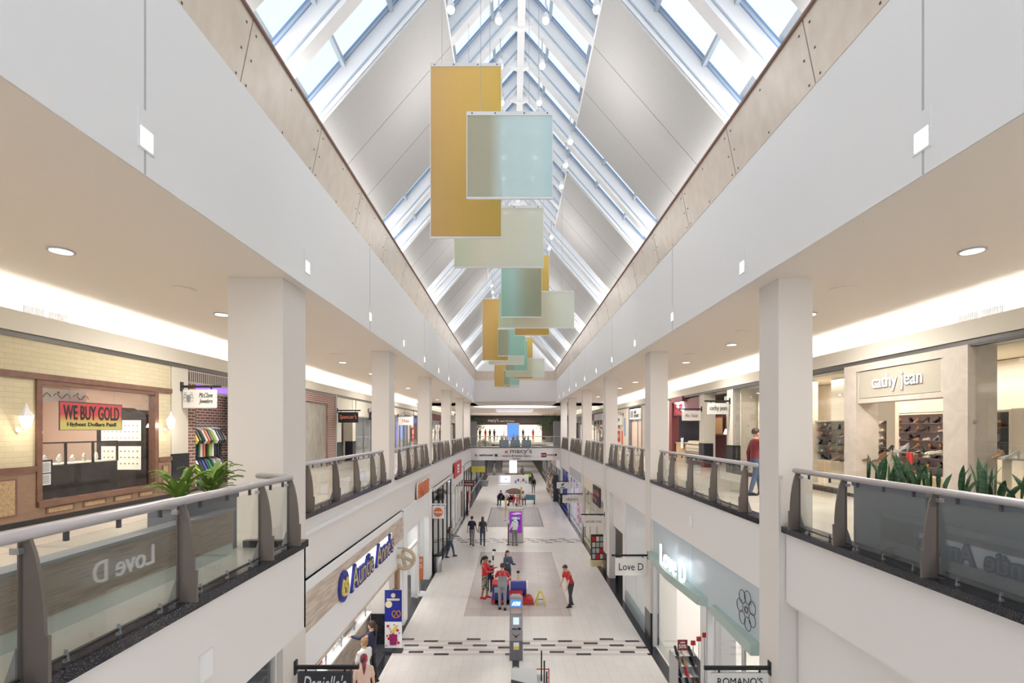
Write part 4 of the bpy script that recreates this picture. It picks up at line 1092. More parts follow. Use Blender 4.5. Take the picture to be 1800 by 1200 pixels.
for r in range(3):
    MB().box(-.04 + .03*r, .3, .05, 1.85, .60 + .18*r, .62 + .18*r).build('tray', STEEL, t)
    ck = MB()
    for q in range(11): ck.lathe([(.06, 0), (.06, .03), (.03, .045)], 8, (.03 + .03*r, .14 + q*.16, .62 + .18*r))
    o_ = ck.build('cookie', TAN, t); o_['kind'] = 'stuff'
t = thing('service_counter', 'beige counter with price boards at the cookie shop', 'counter', (X0 + .2, 25.0, F2))
MB().box(0, .6, 0, 1.4, 0, 1.0).build('body', mat('tan_front', srgb(200, 170, 130), .6), t); MB().box(-.05, .65, -.05, 1.45, 1.0, 1.04).build('top', LGREY, t)
MB().box(-.08, -.05, .1, .45, .75, 1.3).build('price_board', WHITE, t)
t = thing('table_lamp', 'small tan lamp shade on the cookie shop back counter', 'lamp', (X0 + 1.6, 23.2, F2 + 1.0)); MB().lathe([(.2, .5), (.12, .75)], 12).build('lamp_shade', LAMPW, t); MB().lathe([(.08, 0), (.02, .05), (.02, .5)], 10).build('base', GEM[2], t)
# closed shop and white shop
pilaster(1, X0, 27.0, 32.6, base=False)
w = Wall(1, X0, 32.8, F2)
cl = thing('closed_storefront', 'closed beige shop front with a white sign of black capitals', 'storefront', w.loc())
w.part('shutter', mat('peach_shutter', srgb(222, 200, 182), .6), cl, (32.8, 36.2, F2, 7.7, -.3, -.2))
w.part('frame', GREY, cl, (32.6, 32.8, F2, 8.72, -.3, .02), (36.2, 36.4, F2, 8.72, -.3, .02), (34.4, 34.45, F2, 7.7, -.2, -.15))
w.part('sign_band', OFFW, cl, (32.8, 36.2, 7.75, 8.5, -.2, -.02))
lettering('ALL\nSPORT', 1.3, .5, BLACK, (.0, 34.2 - 32.8, 8.12 - F2), 'R', cl, depth=.01)
w.part('sign_logo', GREY, cl, (35.1, 35.9, 7.88, 8.38, -.02, 0))
w = Wall(1, X0, 36.4, F2)
cl = thing('sportswear_storefront', 'white shop front with red posters beside the third column', 'storefront', w.loc())
w.part('wall_panel', CRW, cl, (36.4, 41.0, F2, 8.72, -.3, .0))
for (a, b_, z0_, z1_, m_) in ((39.3, 40.2, 6.0, 6.9, RED), (39.4, 40.0, 7.1, 7.5, RED), (37.4, 37.8, 6.5, 7.9, mat('sky_poster', srgb(130, 170, 220), .6)), (38.3, 38.8, 5.8, 6.9, ORANGE), (38.3, 38.8, 7.3, 7.6, MINT)):
    w.part('poster', m_, cl, (a, b_, z0_, z1_, 0, .02))
lettering('SALE', .6, .3, WHITE, (-.03, 39.75 - 36.4, 6.5 - F2), 'R', cl)
blade_sign('white and grey sign with an oval badge under an arched bracket', 1, X0, 38.2, 8.2, 1.1, .75, OFFW, None, None, 'arch', extra=[('Journeys', BLACK, .5, .16, -.05, .05, .2), ('O', GREY, .7, .5, -.05, .05, 0)])
# arcade of red and blue
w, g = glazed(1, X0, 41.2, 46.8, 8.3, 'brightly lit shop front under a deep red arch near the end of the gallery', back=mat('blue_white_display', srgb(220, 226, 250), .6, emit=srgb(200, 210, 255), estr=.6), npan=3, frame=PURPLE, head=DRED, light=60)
ar = MB()
for i in range(9):
    a0, a1 = PI*i/9, PI*(i+1)/9
    q = [(44 + 2.2*math.cos(a0) - 41.2, 6.0 + 2.0*math.sin(a0) - F2), (44 + 2.2*math.cos(a1) - 41.2, 6.0 + 2.0*math.sin(a1) - F2), (44 + 2.6*math.cos(a1) - 41.2, 6.0 + 2.4*math.sin(a1) - F2), (44 + 2.6*math.cos(a0) - 41.2, 6.0 + 2.4*math.sin(a0) - F2)]
    ar.prism(q, 'x', -.1, .0)
ar.build('arch', GRAPH, g)

# planters with snake plants
SNK = noise_mat('snake_leaf', srgb(38, 70, 48), srgb(74, 108, 70), (1, 1, 14), 3, .5)
def snake(loc, label, n=9, seed=0, hmax=.5):
    rr = random.Random(seed); mb = MB()
    for i in range(n):
        x, y = rr.uniform(-.11, .11), rr.uniform(-.13, .13); h = hmax*rr.uniform(.5, 1.05); lx, ly = rr.uniform(-.12, .12), rr.uniform(-.14, .14); a = rr.uniform(0, PI); wd = rr.uniform(.025, .04)
        c, s_ = math.cos(a)*wd, math.sin(a)*wd
        pts, f = [], []
        for q, (u, k_) in enumerate(((0, .6), (.35, 1), (.7, .85), (.9, .4), (1, .03))):
            px, py_, pz = x + lx*u*u, y + ly*u*u, h*u
            pts += [(px - c*k_, py_ - s_*k_, pz), (px + s_*.25*k_, py_ - c*.25*k_, pz), (px + c*k_, py_ + s_*k_, pz), (px - s_*.25*k_, py_ + c*.25*k_, pz)]
        for q in range(4):
            for k_ in range(4): f.append((q*4+k_, q*4+(k_+1)%4, q*4+4+(k_+1)%4, q*4+4+k_))
        mb.add(pts, f)
    t = thing('snake_plant', label, 'plant', loc, group='snake plants in the long planters')
    mb.build('foliage', SNK, t)
PLM = mat('planter_slate', srgb(112, 116, 126), .4)
pn_ = 0
for pi_, (ya, yb) in enumerate(((5.86, 7.1), (4.45, 5.68), (3.05, 4.3))):
    t = thing('long_planter', 'slate grey planter of snake plants behind the balcony glass, %s from the first column' % ORD[pi_], 'planter', (5.0, ya, F2), group='slate planters')
    MB().box(0, .45, 0, yb - ya, 0, .93).build('box', PLM, t); MB().box(-.02, .47, -.02, yb - ya + .02, .90, .97).build('rim', PLM, t); MB().box(.02, .43, .02, yb - ya - .02, .965, .975).build('soil', SOIL, t)
    for q in range(4):
        snake((5.22, ya + .17 + q*.3, F2 + .97), 'dark snake plant in the %s planter from the column, %s clump along' % (ORD[pi_], ORD[q]), 8, pi_*10 + q + 1, .42)
# small planters further along
for s_, xx, nm in ((1, 5.4, 'shoe boutique'), (-1, -4.95, 'jeweller')):
    for q, yb in enumerate((34.0, 42.5)):
        t = thing('box_planter', 'dark box planter of snake plants further along the %s side, %s' % (nm, ('by the third bay', 'by the last bay')[q]), 'planter', (xx, yb, F2))
        MB().box(-.25, .25, 0, 2.2, 0, .85).build('box', PLM, t); MB().box(-.23, .23, .02, 2.18, .85, .86).build('soil', SOIL, t)
        for z_ in range(3): snake((xx, yb + .4 + z_*.7, F2 + .86), 'snake plant in the distant %s side planter %s, %s clump' % (nm, ('by the third bay', 'by the last bay')[q], ORD[z_]), 9, 40 + z_ + q*5, .8)
# plain stretches
struct('wall_between', MB().box(X0 + .05, X0 + .1, 41.0, 41.2, F2, 8.72), BEIGE)

# shops on the upper level past the end of the hall
for s_, X_ in ((-1, XLw), (1, XRw)):
    for i, (a, b_, hd_, bk) in enumerate(((47.2, 52, OFFW, mat('tan_back', srgb(170, 140, 116), .7)), (52, 58, DRED, WHITE), (58, 66, GREY, mat('violet_white', srgb(214, 208, 236), .6)), (66, 75, OFFW, BEIGE))):
        glazed(s_, X_, a, b_, 8.0, '%s headed shop front on the upper gallery past the hall, %s side, %s along' % (['white', 'red', 'grey', 'cream'][i], SIDE[s_], ORD[i]), frame=LGREY, head=hd_, back=bk, npan=3, light=70, nm='distant_storefront')
# ================================================================== GROUND FLOOR, JEWELLER SIDE
GL = -3.97
struct('ceiling_ground', MB().box(-12, -3.98, BACK, 46, 4.04, 4.1).box(4.66, 12, BACK, 46, 4.04, 4.1), OFFW)
w, g = glazed(-1, GL, 1.0, 8.1, 3.7, 'dark glazed shop front below the near balcony', zf=0, roof=4.1, back=GREY, frame=OFFW, head=WARMW, npan=4, light=14)
# pretzel shop
w = Wall(-1, GL, 9.06, 0)
ps = thing('pretzel_storefront', 'white pretzel shop front with wood plank sign band and raised blue name letters', 'storefront', w.loc())
w.part('white_wall', WHITE, ps, (9.06, 17.3, 3.88, 4.1, -.2, 0), (9.06, 17.3, 2.30, 3.12, -.2, 0), (9.06, 9.7, 0, 2.3, -.2, 0), (16.95, 17.3, 0, 2.3, -.2, 0))
w.part('wood_band', WOODL, ps, (9.06, 17.25, 3.12, 3.88, -.2, .02))
w.part('wood_edge', WOODL, ps, (9.7, 16.95, 2.25, 2.30, -.2, .03))
w.part('wood_post', noise_mat('light_oak_post', srgb(150, 118, 92), srgb(176, 140, 110), (3, 3, .6), 5, .5), ps, (16.6, 16.95, 0, 2.25, -.2, .0))
LB = mat('sign_blue', srgb(36, 50, 150), .4); GLD = mat('sign_gold', srgb(226, 204, 120), .4)
for txt, y_, wid in (('Auntie', 12.55, 1.75), ('Anne', 14.5, 1.45), ("'s", 15.45, .38)):
    pa = lettering(txt, wid + .12, .64, LB, (.07, y_ - w.y, 3.38), 'L', ps, name='raised_letters', depth=.03, bold=.06)
    lettering(txt, wid, .52, GLD, (.105, y_ - w.y, 3.38), 'L', ps, name='letter_face', depth=.004, bold=-.012)
hl = MB().box(.02, .035, 11.3 - w.y, 15.7 - w.y, 3.10, 3.66); hl.build('halo_backing', mat('halo_glow', (1, 1, 1), .5, emit=(.9, .95, 1), estr=.7), ps)
HALF = [(0, -.9), (.5, -.77), (.88, -.38), (.98, .12), (.8, .58), (.45, .72), (.15, .5), (-.05, .15), (-.26, -.28), (-.42, -.70)]
def pretzel(mb, c, r, th, ax, rot=0):
    """pretzel knot in the plane x-z (ax='y') or y-z (ax='x')"""
    ctl = [(-x, y) for x, y in HALF[::-1]][:-1] + HALF
    P_ = []
    for i in range(len(ctl) - 1):
        p0, p1, p2, p3 = ctl[max(i-1, 0)], ctl[i], ctl[i+1], ctl[min(i+2, len(ctl)-1)]
        for k in range(4):
            u = k/4
            P_.append(tuple(.5*((2*p1[a]) + (-p0[a]+p2[a])*u + (2*p0[a]-5*p1[a]+4*p2[a]-p3[a])*u*u + (-p0[a]+3*p1[a]-3*p2[a]+p3[a])*u**3) for a in (0, 1)))
    P_.append(ctl[-1])
    pts = []
    for i, (u, v) in enumerate(P_):
        u, v = u*math.cos(rot) - v*math.sin(rot), u*math.sin(rot) + v*math.cos(rot)
        off = th*.5*math.sin(i*.35)
        pts.append((c[0] + u*r, c[1] + off, c[2] + v*r) if ax == 'y' else (c[0] + off, c[1] + u*r, c[2] + v*r))
    mb.tube(pts, th, 8)
lg = MB(); lg.prism([(11.2 - w.y + .32*math.cos(a*PI/8), 3.38 + .36*math.sin(a*PI/8)) for a in range(16)], 'x', .03, .07); lg.build('logo_disc', LB, ps)
lg = MB(); pretzel(lg, (.09, 11.2 - w.y, 3.38), .22, .03, 'x'); lg.build('logo_pretzel', GLD, ps)
# interior
struct('wall_shop', MB().box(-7.6, -7.5, 9.06, 17.3, 0, 4.04).box(-7.5, -4.2, 17.2, 17.3, 0, 4.04).box(-7.5, -4.2, 9.06, 9.16, 0, 4.04), mat('bright_wall_tile', srgb(240, 238, 234), .4))
struct('floor_shop', MB().box(-7.5, -4.0, 9.1, 17.25, 0, .01), GRAPH)
for y_ in (11, 13.2, 15.4): area_light('shop_lamp', (-5.6, y_, 3.95), (0, 0, 0), 1.5, 1.6, 60, (1, .97, .94))
pc = thing('service_counter', 'long white counter with wood front inside the pretzel shop', 'counter', (-4.75, 9.9, 0))
MB().box(-.7, 0, 0, 6.2, 0, .9).build('wood_front', WOODL, pc); MB().box(-.75, .05, -.03, 6.23, .9, .95).build('counter_top', WHITE, pc)
for q in range(6): 
    MB().tube([(-.05, .3 + q*1.1, .95), (-.05, .3 + q*1.1, 1.75)], .022, 8).build('guard_post', STEEL, pc)
MB().box(-.055, -.045, .3, 5.8, 1.1, 1.7).build('sneeze_guard', SHOPG, pc)
def small(name, label, loc, m, mbf, cat=None, group=None):
    t = thing(name, label, cat or name.replace('_', ' '), loc, group=group); mb = MB(); mbf(mb); mb.build('body', m, t); return t
small('cash_register', 'dark blue cash register on the pretzel counter', (-5.1, 11.9, .95), NAVY, lambda m: m.box(-.18, .18, -.2, .2, 0, .12).prism([(-.18, .12), (.1, .12), (-.1, .42), (-.18, .42)], 'y', -.18, .18))
small('menu_board', 'tall red menu board standing on the pretzel counter', (-5.0, 12.4, .95), RED, lambda m: m.box(-.02, .02, -.02, .22, 0, .5))
small('pretzel_tray', 'yellow tray lying on the pretzel counter', (-5.05, 11.1, .95), YEL, lambda m: m.lathe([(.2, 0), (.24, .03)], 16))
small('card_reader', 'blue card reader on the pretzel counter', (-4.95, 10.5, .95), BLUE, lambda m: m.box(-.05, .05, -.08, .08, 0, .2))
small('napkin_box', 'white napkin box on the pretzel counter', (-5.1, 10.85, .95), WHITE, lambda m: m.box(-.15, .1, -.1, .1, 0, .18))
small('pretzel_warmer', 'glass and steel pretzel warmer case at the far end of the pretzel counter', (-5.15, 14.6, .95), STEEL, lambda m: m.box(-.25, .25, -.5, .5, 0, .08).box(-.25, .25, -.5, .5, .5, .56).box(-.25, -.2, -.5, .5, 0, .5))
for q in range(4):
    small('drink_cup', 'white drink cup on the pretzel counter, %s along' % ORD[q], (-4.9, 13.2 + q*.2, .95), WHITE, lambda m: m.lathe([(.035, 0), (.05, .14), (.053, .15)], 12), group='cups on the pretzel counter')
# pretzel sculpture on bracket
t = thing('pretzel_sign', 'big tan pretzel shaped sign hung from the pretzel shop corner', 'sign', (-3.72, 16.6, 2.56))
m_ = MB(); pretzel(m_, (0, 0, 0), .34, .065, 'y', .7); m_.build('pretzel', mat('pretzel_tan', srgb(198, 180, 152), .5), t, smooth=True)
MB().box(-.27, -.0, -.02, .02, .36, .40).box(-.02, .02, -.02, .02, .26, .38).build('bracket', STEEL, t)
# roll up banner
t = thing('banner_stand', 'upright banner with a blue pretzel picture above a white berry drink picture', 'banner', (-3.78, 15.26, 0))
MB().box(-.27, .27, -.01, .01, .12, 1.95).build('cloth', WHITE, t)
MB().box(-.27, .27, -.014, -.01, .95, 1.95).build('blue_print', LB, t)
MB().box(-.29, .29, -.12, .12, 0, .06).box(-.02, .02, .01, .05, .06, 1.97).build('stand', GRAPH, t)
m_ = MB(); pretzel(m_, (.10, -.03, 1.2), .13, .022, 'y'); m_.build('printed_pretzel', mat('baked_brown', srgb(176, 110, 80), .5), t)
MB().disc((-.14, -.03, 1.5), .11, 18, .01, 'y').disc((.0, -.03, 1.78), .07, 18, .01, 'y').box(-.2, .2, -.03, -.014, 1.62, 1.68).build('printed_disc', mat('cheese_cream', srgb(232, 220, 190), .5), t)
MB().prism([(-.1, .22), (.1, .22), (.13, .55), (-.13, .55)], 'y', -.03, -.014).build('printed_cup', mat('berry_purple', srgb(150, 40, 100), .5), t)
MB().prism([(-.1, .58), (.05, .62), (.15, .85), (.08, .84), (-.02, .70)], 'y', -.03, -.014).build('printed_banana', YEL, t)
m_ = MB()
for q in range(16): m_.disc((-.22 + .44*((q*7) % 16)/16, -.026, .2 + .7*q/16), .022 + .012*(q % 3), 8, .008, 'y')
m_.build('printed_berries', RED, t)
# white clothes shop with orange letters
w = Wall(-1, GL, 17.3, 0)
ws = thing('white_storefront', 'white childrenswear shop front with raised orange letters', 'storefront', w.loc())
w.part('wall', WHITE, ws, (17.3, 17.9, 0, 4.1, -.3, .06), (22.6, 23.4, 0, 4.1, -.3, .04), (17.9, 22.6, 3.1, 4.1, -.3, 0), (20.2, 20.5, 0, 3.1, -.3, -.02))
struct('trim_17', MB().box(-4.04, -3.95, 9.06, 23.4, 4.98, 5.06), WHITE)
w.part('cornice', WHITE, ws, (17.3, 23.4, 4.05, 4.12, -.05, .05))
pt = lettering('GYMBOREE', 2.5, .62, ORANGE, (.06, 21.1 - w.y, 4.45), 'L', ws, name='raised_letters', depth=.04, bold=.05)
lettering('GYMBOREE', 2.6, .70, WHITE, (.035, 21.08 - w.y, 4.45), 'L', ws, name='letter_backing', depth=.02, bold=.09)
w.part('window_glass', SHOPG, ws, (20.5, 22.6, .2, 3.05, -.2, -.18))
w.part('door_frame', OFFW, ws, (18.0, 20.1, 2.35, 2.45, -.1, .03), (18.0, 18.08, 0, 2.4, -.1, 0), (20.1, 20.2, 0, 2.4, -.1, 0))
struct('wall_shop', MB().box(-7, -6.9, 17.3, 23.4, 0, 4.04).box(-6.9, -4.3, 23.3, 23.4, 0, 4.04), WHITE)
area_light('shop_lamp', (-5.4, 20, 3.95), (0, 0, 0), 1.2, 3, 90, (1, .97, .94))
t = thing('poster_stand', 'orange poster on a pole with a round white foot by the white shop doorway', 'sign stand', (-3.98, 20.6, 0))
MB().lathe([(.34, 0), (.34, .03), (.05, .05)], 28).build('foot', WHITE, t); MB().tube([(0, 0, .05), (0, 0, 1.6)], .02, 8).build('pole', STEEL, t)
MB().box(-.15, .15, -.015, .015, .62, 1.6).build('poster', ORANGE, t); lettering('50%', .22, .2, WHITE, (0, -.018, 1.2), 'F', t); lettering('SALE', .22, .12, WHITE, (0, -.018, 1.45), 'F', t)
MB().lathe([(.12, 0), (.12, .004)], 20).build('ring', WHITE, t)
t, cx, cz = blade_sign('white square sign with an orange disc hung outside the dark shop', -1, -4.05, 23.7, 3.35, .56, .62, WHITE, None, None, bar=WHITE, inset=.1)
MB().disc((cx, -.036, cz), .23, 28, .01, 'y').build('orange_disc', ORANGE, t); lettering('GYMBOREE', .4, .09, WHITE, (cx, -.04, cz), 'F', t, bold=.03)
t = thing('litter_bin', 'brushed steel litter bin outside the dark clothes shop', 'bin', (-3.72, 23.9, 0)); MB().lathe([(.19, 0), (.2, .05), (.2, .78)], 20).build('drum', STEEL, t, smooth=True); MB().lathe([(.21, .78), (.21, .84), (.12, .86)], 20).build('lid', BLACK, t)
w, g = glazed(-1, GL, 24.2, 31.0, 3.9, 'dark framed clothes shop front beyond the round orange sign', zf=0, roof=4.1, back=GREY, frame=BLACK, head=WARMW, npan=4, light=25)
for q, (y_, m_, nm) in enumerate(((25.3, BLACK, 'black'), (26.9, GRAPH, 'charcoal'), (28.4, GREY, 'grey'))):
    t = thing('shopping_bag_display', 'giant %s shopping bag display hung high in the dark shop window' % nm, 'display', (-4.35, y_, 2.2), group='giant bag displays'); MB().box(-.1, .1, 0, 1.0, 0, 1.1).build('bag', m_, t)
    MB().tube([(0, .5 + .25*math.cos(a*PI/8), 1.1 + .3*math.sin(a*PI/8)) for a in range(9)], .03, 6).build('handle', BLACK, t)
t = thing('clothes_rack', 'round chrome rack of dark clothes in the dark shop doorway', 'clothes rack', (-4.6, 25.6, 0)); MB().tube([(0, 0, 0), (0, 0, 1.45)], .03, 6).build('stand', STEEL, t)
for q in range(7): MB().box(-.25, .25, q*.16 - .5, q*.16 - .42, .45, 1.35).build('garment', (NAVY, BLACK, GRAPH)[q % 3], t)
MB().box(-.02, .02, -.55, .65, 1.4, 1.44).build('rail', STEEL, t)
w, g = glazed(-1, GL, 31.8, 38.6, 3.2, 'pale shop front with a red sign before the fourth column', zf=0, roof=4.1, back=WHITE, frame=OFFW, head=OFFW, npan=4, light=40)
t = thing('wall_sign', 'red rectangular wall sign with a white emblem above the pale shop', 'sign', (GL + .03, 32.2, 3.75)); MB().box(0, .05, 0, 4.2, 0, 1.0).build('board', RED, t); MB().box(.05, .06, 1.6, 2.7, .2, .8).build('emblem', WHITE, t); MB().box(.06, .065, 1.7, 2.6, .35, .42).box(.06, .065, 1.7, 2.6, .55, .62).build('stripe', RED, t)
blade_sign('dark red sign with white lettering hung far along the ground floor', -1, -4.05, 39.0, 2.9, .85, .38, DRED, 'shades', WHITE, tw=.8, th=.4)
w, g = glazed(-1, GL, 39.6, 45.8, 3.6, 'shop front with tall red posters beside the last columns', zf=0, roof=4.1, back=WHITE, frame=GRAPH, head=OFFW, npan=3, light=30)
t = thing('poster_column', 'tall red poster board with white figures outside the last shop', 'sign', (-3.75, 39.5, 0)); MB().box(-.05, .05, 0, 1.6, .1, 1.9).build('board', RED, t); MB().box(-.08, .08, -.05, 0, 0, 1.95).build('frame', BLACK, t); MB().box(.05, .056, .3, 1.2, .3, .9).build('panel', WHITE, t)

# ================================================================== GROUND FLOOR, SHOE BOUTIQUE SIDE
GR = 4.53
struct('wall_ground', MB().box(4.8, 4.9, 2, 8.15, 1.1, 4.06), WARMW)
struct('trim_16', MB().box(4.72, 4.9, 2, 8.15, 0, 1.1), MARBLE)
w = Wall(1, GR, 8.85, 0)
ld = thing('sandal_storefront', 'glass shop front with mint canopy, neon name and flower drawn on the header glass', 'storefront', w.loc())
HG = mat('frosted_header', srgb(196, 208, 214), .22)
w.part('header_glass', HG, ld, (8.85, 12.3, 2.86, 4.1, -.06, -.03), (12.32, 15.75, 2.86, 4.1, -.06, -.03))
cn = MB(); cn.prism([(.05, 11.3 - 8.85), (-.16, 11.5 - 8.85), (-.30, 13.5 - 8.85), (-.16, 15.7 - 8.85), (.05, 15.7 - 8.85)], 'z', 2.84, 3.06)
cn.prism([(.05, 8.9 - 8.85), (.05, 10.9 - 8.85), (-.06, 10.9 - 8.85), (-.16, 8.9 - 8.85)], 'z', 2.84, 3.06); cn.box(.05, .5, 10.85 - 8.85, 11.35 - 8.85, 2.84, 3.06)
cn.build('canopy', MINT, ld)
w.part('door_frame', LGREY, ld, (11.25, 11.35, 0, 2.84, -.12, 0), (15.6, 15.72, 0, 2.84, -.12, 0), (10.8, 10.9, 0, 2.84, -.12, 0), (9.6, 9.64, 0, 2.84, -.1, -.02))
w.part('window_glass', SHOPG, ld, (13.6, 15.6, .08, 2.84, -.08, -.06), (9.64, 10.8, .05, 2.84, -.08, -.06), (8.9, 9.6, .05, 2.84, -.08, -.06))
lettering('Love', 1.35, .56, SIGNB, (-.2, 13.55 - 8.85, 3.36), 'R', ld, name='neon_letters', depth=.02, bold=.0)
lettering('D', .42, .56, SIGNB, (-.2, 12.38 - 8.85, 3.36), 'R', ld, name='neon_letters', depth=.02)
fl = MB()
for q in range(7):
    a = q*2*PI/7; c_ = (9.4 - 8.85 + .26*math.cos(a), 3.5 + .26*math.sin(a))
    fl.tube([(-.0, c_[0] + .13*math.cos(b_*PI/6), c_[1] + .13*math.sin(b_*PI/6)) for b_ in range(13)], .008, 4, caps=False)
fl.tube([(-.0, .55 + .06*math.cos(b_*PI/6), 3.5 + .06*math.sin(b_*PI/6)) for b_ in range(13)], .012, 4)
fl.build('flower_outline', GRAPH, ld)
struct('wall_shop', MB().box(8.5, 8.6, 8.85, 15.75, 0, 4.04).box(4.75, 8.5, 15.7, 15.76, 0, 4.04).box(4.75, 8.5, 8.8, 8.85, 0, 4.04), mat('shop_white', srgb(238, 234, 230), .5))
struct('floor_shop', MB().box(4.6, 8.5, 8.9, 15.7, 0, .01), OFFW)
for y_ in (10.2, 13.4): area_light('shop_lamp', (6.4, y_, 3.95), (0, 0, 0), 1.6, 2, 80, (1, .96, .93))
t = thing('partition_panel', 'tall white partition behind the sandal shop glass', 'partition', (5.3, 11.5, 0)); MB().box(0, .06, 0, 2.2, .0, 2.8).build('panel', WHITE, t)
# stepped shoe rack
t = thing('shoe_rack', 'white stepped shoe rack standing in the sandal shop doorway', 'shoe rack', (4.50, 12.6, 0))
steps = [(0, .40), (1, .62), (2, .84), (3, 1.06)]
for i, z_ in steps:
    MB().box(-.28, .28, -.24 + i*.11, .04 + i*.11, z_, z_ + .02).build('shelf', WHITE, t)
MB().box(-.30, -.28, -.26, .42, .02, 1.1).build('side_frame', STEEL, t); MB().box(.28, .30, -.26, .42, .02, 1.1).build('side_frame', STEEL, t)
MB().prism([(-.26, .0), (.42, .0), (.42, 1.05)], 'x', -.27, .27).build('body', WHITE, t)
for i, z_ in steps:
    for q in range(3):
        k_ = [[0, 5, 3], [0, 6, 4], [3, 1, 5], [0, 2, 5]][i][q]
        put_shoe(k_, (4.50 - .18 + q*.18, 12.6 - .0 + i*.11, z_ + .022), R(-90), 'on the %s step up of the white rack, %s across' % (ORD[i], ORD[q]))
t = thing('sale_sign', 'red sale sign on a stand on top of the white shoe rack', 'sign', (4.50, 12.85, 1.08)); MB().box(-.13, .13, -.01, .01, .06, .34).build('card', DRED, t); MB().box(-.08, .08, -.05, .05, 0, .015).tube([(0, 0, 0), (0, 0, .1)], .008, 5).build('stand', STEEL, t)
lettering('50%', .2, .1, WHITE, (0, -.013, .17), 'F', t); lettering('sale', .12, .05, WHITE, (0, -.013, .28), 'F', t)
for q in range(3):
    t = thing('accessory_stand', 'small stand of red tags and bracelets behind the shoe rack, %s' % ('lowest', 'middle', 'tallest')[q], 'stand', (4.95 + q*.12, 13.3 - q*.1, .8)); MB().tube([(0, 0, -.8), (0, 0, .4 + q*.15)], .012, 5).build('pole', STEEL, t); MB().box(-.06, .06, -.02, .02, .28 + q*.15, .40 + q*.15).build('tag_bundle', RED, t)
# blade signs
blade_sign('white sign with thin black lettering hung over the ground floor by the second column', 1, 4.50, 16.1, 3.12 - .3, 1.04, .58, OFFW, 'Love D', BLACK, tw=.78, th=.4)
blade_sign('white sign with red and grey lettering hung by the third column', 1, 4.50, 23.7, 2.85, 1.0, .5, OFFW, 'stride rite', mat('brick_orange', srgb(190, 90, 80), .5), tw=.76, th=.3)
blade_sign('white sign with rounded black lettering hung by the fourth column', 1, 4.50, 31.3, 2.85, 1.25, .5, OFFW, "claire's", BLACK, tw=.6, th=.45)
t, cx, cz = blade_sign('white sign with a dark blue bird hung by the fifth column', 1, 4.50, 39.0, 2.85, .92, .5, OFFW, None, None)
MB().prism([(cx - .18, cz + .1), (cx - .05, cz + .05), (cx + .02, cz + .16), (cx + .18, cz + .18), (cx + .06, cz + .02), (cx + .02, cz - .08), (cx - .06, cz - .02)], 'y', -.04, -.03).box(cx - .18, cx + .18, -.04, -.03, cz - .2, cz - .14).build('bird_emblem', NAVY, t)
blade_sign('charcoal sign with white script low in the view on the jeweller side', -1, -3.88, 8.6, 2.78, .96, .5, GRAPH, None, None, extra=[("Danielle's", WHITE, .8, .55, 0, .12, .3)])
blade_sign('white sign with black serif capitals low in the view on the boutique side', 1, 4.50, 8.45, 2.84, .98, .5, OFFW, None, None, extra=[("ROMANO'S", BLACK, .8, .26, 0, .22, 0)])
# closed white shop, alcove
w = Wall(1, GR, 16.4, 0)
cw = thing('closed_white_storefront', 'closed shop front of glossy white panels with a granite plinth', 'storefront', w.loc())
w.part('gloss_panel', mat('gloss_white', srgb(222, 228, 230), .08), cw, (16.4, 18.0, .5, 4.1, -.1, -.05), (18.02, 19.6, .5, 4.1, -.1, -.05))
w.part('plinth', mat('teal_granite', srgb(150, 164, 168), .2), cw, (16.4, 19.6, 0, .5, -.12, 0))
w = Wall(1, GR, 19.6, 0)
al = thing('corridor_alcove', 'pale corridor alcove with black granite dado under the exit sign', 'alcove', w.loc())
w.part('wall', WARMW, al, (19.6, 20.0, 0, 4.1, -.3, 0), (20.0, 22.8, 2.5, 4.1, -.3, -.2), (20.0, 23.4, 0, 2.5, -1.5, -1.4), (22.8, 23.4, 0, 4.1, -.3, 0))
w.part('granite_dado', GRANITE, al, (20.0, 23.4, 0, 1.1, -1.4, -1.36))
# children's shoe shop
w, g = glazed(1, GR, 24.1, 31.0, 3.4, 'cream childrens shoe shop front with a slanted navy sign', zf=0, roof=4.1, back=CRW, frame=mat('cream_frame', srgb(228, 212, 180), .5), head=CRW, npan=3, light=45)
t = thing('wall_sign', 'navy wall sign with orange letters behind the cream shop glass', 'sign', (GR - .02, 24.9, 2.95)); t.rotation_euler.z = 0
MB().box(-.05, 0, 0, 2.2, 0, 1.0).build('board', NAVY, t); lettering('stride\nrite', 1.7, .7, ORANGE, (-.055, 1.1, .5), 'R', t)
t = thing('window_display', 'cream framed window display of small shoe pictures by the third column', 'display', (4.35, 24.8, 0)); MB().box(-.35, .35, 0, .4, 0, .3).build('base', mat('cream_base', srgb(222, 204, 168), .5), t)
MB().box(-.33, .33, .1, .2, .3, 1.6).build('panel', BLACK, t)
for q in range(12):
    MB().box(-.28 + (q % 3)*.2, -.12 + (q % 3)*.2, .08, .1, .36 + (q//3)*.3, .6 + (q//3)*.3).build('picture', [LGREY, RED, CREAMM, MINT][q % 4], t)
